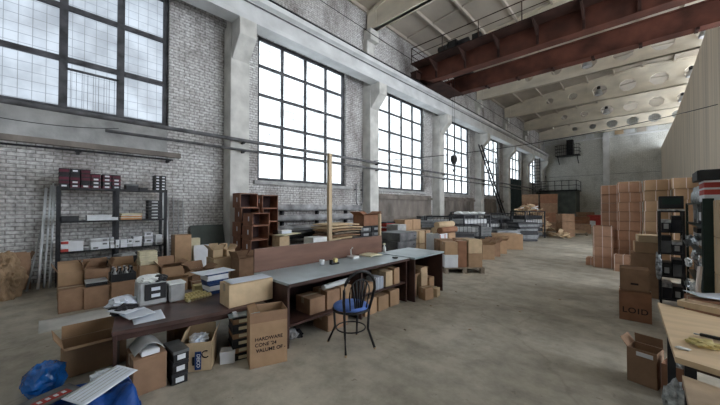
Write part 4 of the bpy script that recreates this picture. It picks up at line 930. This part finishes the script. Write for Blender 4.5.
for i, (x, y, z, lb) in enumerate([(-5.3, 12.2, 1.25, 'on cage behind the orange carton')]):
    for k in range(4):
        o = MB().lump((0, 0, .05), (.2, .15, .07), .3, 3, 2, i*7+k, .7).obj('white_rag', 'plastic_white', loc=(x+.24*(k-1.5), y+.14*(k-1.5), z+.0)); tag(o, 'crumpled white rag %s, %s from left' % (lb, ORD[k]), 'rag', 'white rags on the dark cages')
# flat stacks nearer wall
for i, (x, y, n, m_, lb) in enumerate([(-7.0, 9.6, 6, 'grey', 'left of third window pipes'), (-7.4, 8.3, 8, 'pipe', 'against the wall by second pillar'), (-7.3, 10.8, 7, 'grey', 'under the left half of third window'), (-4.5, 13.7, 5, 'lgrey', 'between cages before third pillar')]):
    for k in range(n):
        o = MB().box((0, 0, .055), (1.1, .8, .1)).box((0, 0, .106), (1.02, .72, .01)).obj('metal_plate', random.choice([m_, 'grey', 'darkcard']), loc=(x+random.uniform(-.05, .05), y+random.uniform(-.05, .05), k*.113), rz=R(60)+random.uniform(-.12, .12), bev=0)
        tag(o, 'flat metal panel stacked %s, %s' % (lb, lev(k, n)), 'panel', 'metal panels stacked '+lb)

for i, (x, y, w_, d_, n, th, ms, lb) in enumerate([(-5.4, 5.9, .6, .5, 9, .09, ['pallet', 'cb_dk', 'darkcard'], 'between backboard and curved boards'),
        (-7.9, 6.95, .6, .7, 7, .09, ['grey', 'black', 'lgrey'], 'below right end of radiator pipes'), (-4.5, 11.0, .8, .6, 8, .11, ['grey', 'darkcard'], 'between cages left of rag topped one'), (-4.25, 8.8, .8, .6, 8, .1, ['grey', 'pipe', 'darkcard'], 'just behind the loaded pallet'),
        (-6.0, 10.3, 1.0, .8, 9, .12, ['lgrey', 'grey', 'pallet'], 'beneath third window centre'), (-8.1, 13.3, .6, .9, 9, .13, ['pipe', 'grey', 'darkcard'], 'on wall side under third window right half'), (-4.15, 15.4, 1.0, .8, 9, .1, ['grey', 'darkcard', 'lgrey'], 'left of the sheet topped cage'),
        (-8.0, 17.9, .9, 1.6, 8, .14, ['pipe', 'grey'], 'on wall side under fourth window'), (-5.4, 20.7, 1.1, .8, 9, .12, ['darkcard', 'grey', 'lgrey'], 'left of tall brown cartons beyond scrap'), (-7.0, 20.3, 1.1, .8, 9, .12, ['grey', 'pallet'], 'near foot of the black ladder'), (-6.0, 13.7, .9, .7, 7, .12, ['lgrey', 'white', 'grey'], 'between cages, centre of window side')]):
    for k in range(n):
        q = MB().box((0, 0, th*.45), (w_, d_, th*.88)).box((random.uniform(-.1, .1), 0, th*.91), (w_*.7, d_*.8, th*.06))
        o = q.obj('steel_plate', random.choice(ms), loc=(x+random.uniform(-.04, .04), y+random.uniform(-.04, .04), k*th*.95), rz=R(50)+random.uniform(-.12, .12))
        tag(o, 'flat plate stacked %s, %s' % (lb, lev(k, n)), 'plate', 'plates stacked '+lb)
# brown stacks farther on
fg = 'brown cartons stacked beyond the scrap heap'
p = gnd(534, 240, 0, .3)
for c_ in range(2):
    for k in range(4): carton('brown carton stacked behind the scrap heap, %s column, %s' % (('left', 'right')[c_], lev(k, 4)), (-5.55+1.0*c_, 22.3+.3*c_, .60*k), .95, .8, .596, R(15), 'cb_dk' if (k+c_) % 2 else 'cb_red', fg, detail=False)
scrap('wood_offcut', 'pale offcut QQ on the dark cage by the tall heap', 'offcut', (-4.4, 17.2), (.6, .5, .35), 30, ['wood', 'cb_lt', 'white', 'cb'], (.34, .22, .03), 'pale offcuts on the buried cage', 1.32)
scrap('wood_offcut', 'brown offcut QQ on plates left of the tall heap', 'offcut', (-5.4, 20.7), (.6, .5, .5), 26, ['wood', 'cb_lt', 'cb'], (.4, .3, .03), 'brown offcuts on plates left of heap', .98)
pallet('pallet under the brown scrap heap past dark cages', (-4.3, 18.9, 0), 1.5, 1.3, R(30))
scrap('wood_offcut', 'brown wood offcut QQ in the tall heap past the dark cages', 'offcut', (-4.3, 18.9), (.8, .7, 1.35), 60, ['cb', 'cb_lt', 'wood', 'cb_dk'], (.4, .25, .03), 'wood offcuts in the tall heap', .13)
tb = MB().lump((0, 0, .38), (.42, .4, .68), .15, 2.5, 3, 77, .5).obj('scrap_sack', 'kraft', loc=(-4.3, 18.9, .14)); tag(tb, 'bulging brown sack inside the tall offcut heap', 'sack')
p = gnd(548, 238, 0, .3)
for k in range(3): carton('brown carton in narrow stack right of the offcut heap, %s' % lev(k, 3), (-3.1, 19.2, .40*k), .62, .6, .396, R(40), 'cb_dk', 'narrow carton stack right of the heap', detail=False)
scrap('wood_offcut', 'pale wood offcut QQ in the floor heap before narrow carton stack', 'offcut', (-3.15, 17.9), (.45, .35, .4), 20, ['cb_lt', 'wood', 'cb'], (.32, .2, .03), 'wood offcuts in the small floor heap')
for i, (x, y, w_, hh, m_, lb) in enumerate([(-2.9, 22.0, 1.1, .55, 'cb_dk', 'low brown carton on aisle edge right of offcut heap'), (-3.4, 23.6, 1.0, .7, 'cb_red', 'reddish carton behind the low aisle carton'), (-4.9, 25.0, 1.2, 1.0, 'white', 'whitish wrapped crate behind the reddish carton'), (-3.4, 25.6, 1.2, .9, 'cb_red', 'second reddish carton toward the shed'), (-3.9, 30.0, 2.0, .45, 'white', 'low white crate by the far wall'), (-3.0, 31.5, .9, .9, 'red', 'red box by the far wall'), (-3.9, 33.5, 1.2, 1.1, 'cb_dk', 'brown crate behind low white crate at far wall'), (-6.4, 30.0, 1.2, 1.2, 'cb_dk', 'brown carton in front of the grey green shed')]):
    carton(lb, (x, y, 0), w_, .8, hh, R(20), m_, detail=False)
pallet('low pallet under wood strips beside aisle far off', (-2.9, 20.6, 0), 1.2, .9, R(10))
tag(MB().box((0, 0, .05), (1.0, .7, .1)).box((0, 0, .12), (.7, .5, .05)).obj('wood_strip', 'cb', loc=(-2.9, 20.6, .131), rz=R(10)), 'small pile of brown boards on far low pallet', 'boards')

# ================================================================== RIGHT: STRAPPED CARTON WALL
wg = 'strapped cartons of the tall wall on the right'
cols = [(-.68, 10.55, .36, 9, 'first'), (-.28, 10.35, .46, 9, 'second'), (.20, 10.1, .46, 9, 'third'), (.68, 9.95, .46, 9, 'fourth'), (1.16, 9.8, .46, 9, 'fifth')]
CH = .238
for ci, (x, y, w_, n, nm) in enumerate(cols):
    ch_ = CH*(1+.012*ci)
    for k in range(n):
        carton('white strapped carton of tall wall, front rank, %s column from left, %s' % (nm, lev(k, n)), (x+random.uniform(-.012, .012), y+random.uniform(-.02, .02), k*ch_), w_, .40, ch_-.003, random.uniform(-.02, .02), 'cb_pk' if ci < 2 else 'cb', wg, straps=3, tape=False, detail=False)
for ci, (x, y, w_, n, nm) in enumerate([(-.30, 11.0, .46, 9, 'left'), (.22, 10.75, .46, 9, 'centre left'), (.72, 10.65, .46, 9, 'centre right'), (1.22, 10.5, .46, 9, 'right')]):
    for k in range(n):
        if k < n-2 and False: continue
        carton('strapped carton of tall wall, rear rank, %s column, %s' % (nm, lev(k, n)), (x, y, k*.25), w_, .42, .247, 0, 'cb', wg, straps=3, tape=False, detail=False)
lg = 'pinkish strapped cartons in lower stack before the wall'
for k in range(4): carton('pinkish strapped carton, low stack before left end of wall, %s' % lev(k, 4), (-.80, 10.05, k*.27), .40, .34, .267, .03, 'cb_pk', lg, straps=3, tape=False, detail=False)
for k in range(2): carton('strapped carton in short stack at foot of wall, %s' % ('bottom', 'top')[k], (-.38, 9.75, k*.2), .36, .34, .197, -.05, 'cb_pk', lg, straps=3, tape=False, detail=False)
carton('single low strapped carton jutting out at the aisle foot of wall', (-1.06, 10.3, 0), .22, .4, .2, 0, 'cb_pk', lg, straps=1, tape=False, detail=False)
# small cartons before shelf
for k, (w_, hh, m_) in enumerate([(.42, .40, 'cb_dk'), (.40, .36, 'cb_dk'), (.34, .18, 'cb'), (.30, .12, 'cb_lt')]):
    z = [0, .403, .766, .949][k]
    carton('carton in stack behind the red lettered one, %s' % lev(k, 4), (-.02+.02*k, 7.35, z), w_, .36, hh, .04*k, m_, 'cartons stacked behind the red lettered one', detail=(k > 1))
# LOID
lo = carton('lower red brown carton with four letter print standing by dark racks', (-.115, 5.72, 0), .33, .32, .40, R(2), 'cb_red', name='printed_carton')
text(lo, 'LOID', .105, (.0, -.1620, .14), (PI/2, 0, 0), spacing=1.15)
u = open_carton('upper olive brown open carton standing on the four letter carton', (-.12, 5.72, .404), .30, .28, .30, R(3), 'cb_dk', (8, 10, None, None), name='olive_carton')
MB().box((0, -.1415, .1), (.08, .003, .025)).obj('small_print', 'ink', u)

# ================================================================== RIGHT SHELVES
r1 = thing('narrow_rack', 'narrow black rack with a computer case on top, right side', 'rack', (.30, 6.95, 0))
for x in (-.13, .13):
    for y in (-.2, .2): MB().box((x, y, .75), (.03, .035, 1.50)).obj('post', 'black', r1)
RL = [.12, .48, .84, 1.18, 1.50]
for z in RL: MB().box((0, 0, z-.012), (.28, .42, .024)).obj('shelf', 'steel_dark', r1)
for k, z in enumerate(RL[:-1]):
    for c_ in range(2):
        m_ = ('darkcard', 'black', 'grey', 'darkcard')[(k+c_) % 4]
        shoebox('dark_unit', 'dark device on narrow black rack, %s shelf, %s' % (lev(k, 4), ('left', 'right')[c_]), 'device', (.30-.058+.116*c_, 6.93, z+.001), .11, .34, (.24, .2, .26, .18)[(k+c_) % 4], 0, m_, 'silver' if (k+c_) % 3 == 0 else 'black', 'lgrey' if (k+c_) % 2 else None, group='dark devices on the narrow black rack')
t = thing('black_case', 'black device case with glossy front on the narrow rack', 'device', (.30, 6.92, 1.501))
MB().box((0, 0, .13), (.27, .36, .2)).obj('body', 'black', t, bev=.006); MB().box((0, -.182, .15), (.2, .004, .1)).obj('panel', 'greenpaint', t); MB().box((0, 0, .012), (.29, .38, .024)).obj('base', 'silver', t)
o = MB().lump((0, 0, 0), (.035, .035, .2), .35, 4, 3, 61, 1).obj('silver_wrap', 'silver', loc=(.15, 6.69, .62)); tag(o, 'crinkled silver wrap hanging on left post of narrow rack', 'wrap')

r2 = thing('green_rack', 'dark green steel rack with solid end panel at right edge', 'rack', (.77, 6.3, 0))
for y in (-.94, .94):
    for x in (-.27, .27): MB().box((x, y, .81), (.03, .04, 1.62)).obj('post', 'greenpaint', r2)
MB().box((-.235, -.98, .83), (.09, .03, 1.66)).obj('end_panel', 'greenpaint', r2)
R2 = [.12, .55, .98, 1.32, 1.62]
for z in R2: MB().box((0, 0, z-.012), (.54, 1.90, .024)).obj('shelf', 'greenpaint', r2)
for k, z in enumerate(R2[:-1]):
    for c_ in range(3):
        y = 6.3-.62+.62*c_
        m_ = ('cb_dk', 'white', 'darkcard', 'lgrey', 'black')[(2*k+c_) % 5]
        shoebox('stored_box', 'box on dark green rack, %s shelf, %s' % (lev(k, 4), ('nearest', 'middle', 'farthest')[c_]), 'box', (.77, y, z+.001), .50, .42, (.26, .30, .22, .2)[(k+c_) % 4], -fa, m_, ('silver', 'black', m_)[(k+c_) % 3], 'white', group='boxes on the dark green rack')
# items on top of rack 2
t = thing('black_crate', 'flat black crate topmost on the dark green rack', 'crate', (.72, 5.66, 1.88), 0)
MB().box((0, 0, .06), (.52, .5, .12)).obj('body', 'black', t, bev=.006); MB().box((0, 0, .123), (.46, .44, .008)).obj('lid', 'darkcard', t)
for k in range(3): shoebox('striped_box', ('flat white box lowest on top of green rack', 'flat red and white box on top of green rack, middle', 'flat red box with white rim just under black crate')[k], 'box', (.745, 5.66, 1.623+k*.085), .46, .46, .083, 0, ('white', 'red', 'red')[k], 'white', group='flat boxes on top of the dark green rack')
for i in range(7):
    y = 6.05+.17*i
    o = tag(MB().lathe([(.05, 0), (.055, .02), (.05, .15), (.03, .19), (.03, .24)], 12).obj('clear_jar', 'silver' if i % 2 else 'lgrey', loc=(.585, y, 1.621)), 'small silvery jar on green rack top, %s from the near end' % ORD[i], 'jar', 'silvery jars on the green rack top')
for i, (y, z) in enumerate([(6.0, .551), (6.35, .981), (6.75, .551), (5.75, .981), (6.9, .981)]): pass
for i in range(6):
    o = MB().lump((0, 0, .05), (.035, .13, .07), .35, 4, 3, 90+i, .7).obj('silver_wrap', 'silver' if i % 2 == 0 else 'plastic_white', loc=(.455, 5.62+.29*i, (.9, .45, 1.05, .7, .35, 1.0)[i])); tag(o, 'crinkled wrap bulging from aisle side of green rack, %s from near end' % ORD[i], 'wrap', 'wraps along the aisle side of the green rack')
# silver strip hanging diagonally
mb = MB(); mb.sheet(.09, .6, .004, 4, 14, lambda x, y: .012*math.sin(y*30))
o = mb.obj('silver_strip', 'silver', loc=(.46, 5.95, 1.12)); o.rotation_euler = (R(18), R(70), 0); tag(o, 'crinkled silver strip hanging slanted along the green rack', 'strip')
mb = MB().tube([(0, 0, .0), (.01, .01, .3), (-.02, 0, .6), (0, .01, .85)], .022, 8); o = mb.obj('twisted_rope', 'strap', loc=(.46, 5.25, .02)); tag(o, 'pale twisted cord hanging at near corner of the green rack', 'cord')
cg = 'yellowish cartons stacked right of the green end panel'
for k in range(4): carton('yellowish carton stacked against green end panel, %s' % lev(k, 4), (.76, 5.10, .41*k), .38, .36, .406, 0, 'cb_lt', cg)

# ================================================================== RIGHT TABLES
def polytable(name, label, pts, h, m, legs, th=.03):
    t = thing(name, label, 'table', (pts[0][0], pts[0][1], 0)); o = pts[0]
    MB().prism([(a-o[0], b-o[1]) for a, b in pts], h-th, h, 'z').obj('tabletop', m, t)
    MB().prism([(a-o[0], b-o[1]) for a, b in legs], h-th-.05, h-th, 'z').obj('apron', 'desk', t)
    for (a, b) in legs: MB().box((a-o[0], b-o[1], (h-th)/2), (.045, .045, h-th-.001)).obj('leg', 'steel_dark', t)
polytable('plywood_table', 'clean plywood topped table at right edge of the hall', [(.07, 3.56), (.11, 2.33), (1.3, 2.0), (1.3, 2.85)], .76, 'ply', [(.14, 3.40), (.17, 2.42), (1.2, 2.12), (1.2, 2.8)])
polytable('low_plywood_table', 'stained lower plywood table in right foreground corner', [(.13, 2.26), (.13, 1.2), (1.25, 1.2), (1.25, 1.90)], .70, 'ply_dirty', [(.18, 2.15), (.18, 1.28), (1.18, 1.28), (1.18, 1.85)])
t = thing('wooden_tray', 'pale wooden tray lying on plywood table near its rear', 'tray', gnd(704, 311, .761, .05), R(-22))
b = MB().box((0, 0, .006), (.26, .12, .012))
for s in (-1, 1): b.box((s*.125, 0, .022), (.012, .12, .044)); b.box((0, s*.055, .022), (.26, .012, .044))
b.obj('body', 'wood', t); MB().box((0, 0, .03), (.2, .08, .02)).obj('block', 'cb', t)
o = MB().lump((0, 0, .012), (.07, .045, .024), .35, 4, 3, 71, .5).obj('yellow_glove', 'yellow', loc=gnd(704, 346, .761)); tag(o, 'crumpled pale yellow rag on the plywood table', 'rag')
t = thing('black_knife', 'black handled tool lying at right of plywood table', 'tool', gnd(716, 340, .762), R(-10))
MB().box((0, 0, .012), (.13, .022, .018)).obj('handle', 'black', t, bev=.004); MB().box((-.075, 0, .01), (.03, .016, .006)).obj('blade', 'lgrey', t)
o = MB().lump((0, 0, .004), (.035, .02, .006), .3, 4, 2, 72, .5).obj('tape_scrap', 'plastic_white', loc=gnd(683, 349, .761)); tag(o, 'scrap of clear tape near left edge of plywood table', 'tape')
tag(MB().sheet(.34, .26, .003, 8, 8, lambda x, y: .01+.02*abs(math.sin(x*6))).obj('paper_sheet', 'paper', loc=(.50, 4.78, .62), rz=.4), 'white paper sheet on low carton behind plywood table', 'paper')
carton('dark carton on floor behind plywood table supporting white paper', (.50, 4.75, 0), .36, .3, .615, .1, 'cb_red', detail=False)
# open cartons before the table
a_ = open_carton('brown open carton with white sticker left of plywood table leg', (-.01, 3.72, 0), .20, .20, .30, R(-14), 'cb_dk', (None, 80, 125, None), name='open_carton', fl=.42)
MB().box((.02, -.1015, .265), (.11, .003, .035)).obj('sticker', 'white', a_)
b_ = open_carton('dark brown open carton with foil filling beside plywood table', (.155, 3.50-.04, 0), .13, .22, .27, R(-14), 'cb_red', (None, 60, None, None), fl=.45)
b_.location = (.175, 3.62, 0)
o = MB().lump((0, 0, .0), (.05, .09, .06), .35, 4, 3, 81, .9).obj('foil_wrap', 'silver', loc=(.175, 3.62, .2)); tag(o, 'crumpled silver foil inside the dark open carton', 'foil')
o = MB().lump((0, 0, .1), (.06, .05, .14), .35, 4, 3, 82, .7).obj('foil_wrap', 'silver', loc=(.15, 3.30, .0)); tag(o, 'crumpled silver foil on floor under plywood table edge', 'foil')

# small bits of litter on the aisle floor
for i, (px, py) in enumerate([(431, 306), (498, 306), (520, 312), (456, 292), (560, 300), (536, 285), (470, 330), (405, 330)]):
    p = gnd(px, py)
    tag(MB().lump((0, 0, .003), (.02, .013, .006), .3, 3, 2, i, .5).obj('litter_scrap', 'pallet' if i % 2 else 'kraft', loc=(p.x, p.y, .002)), 'small dark scrap on open floor, %s of those from chair toward aisle' % ORD[i], 'litter', 'dark scraps on the open floor')
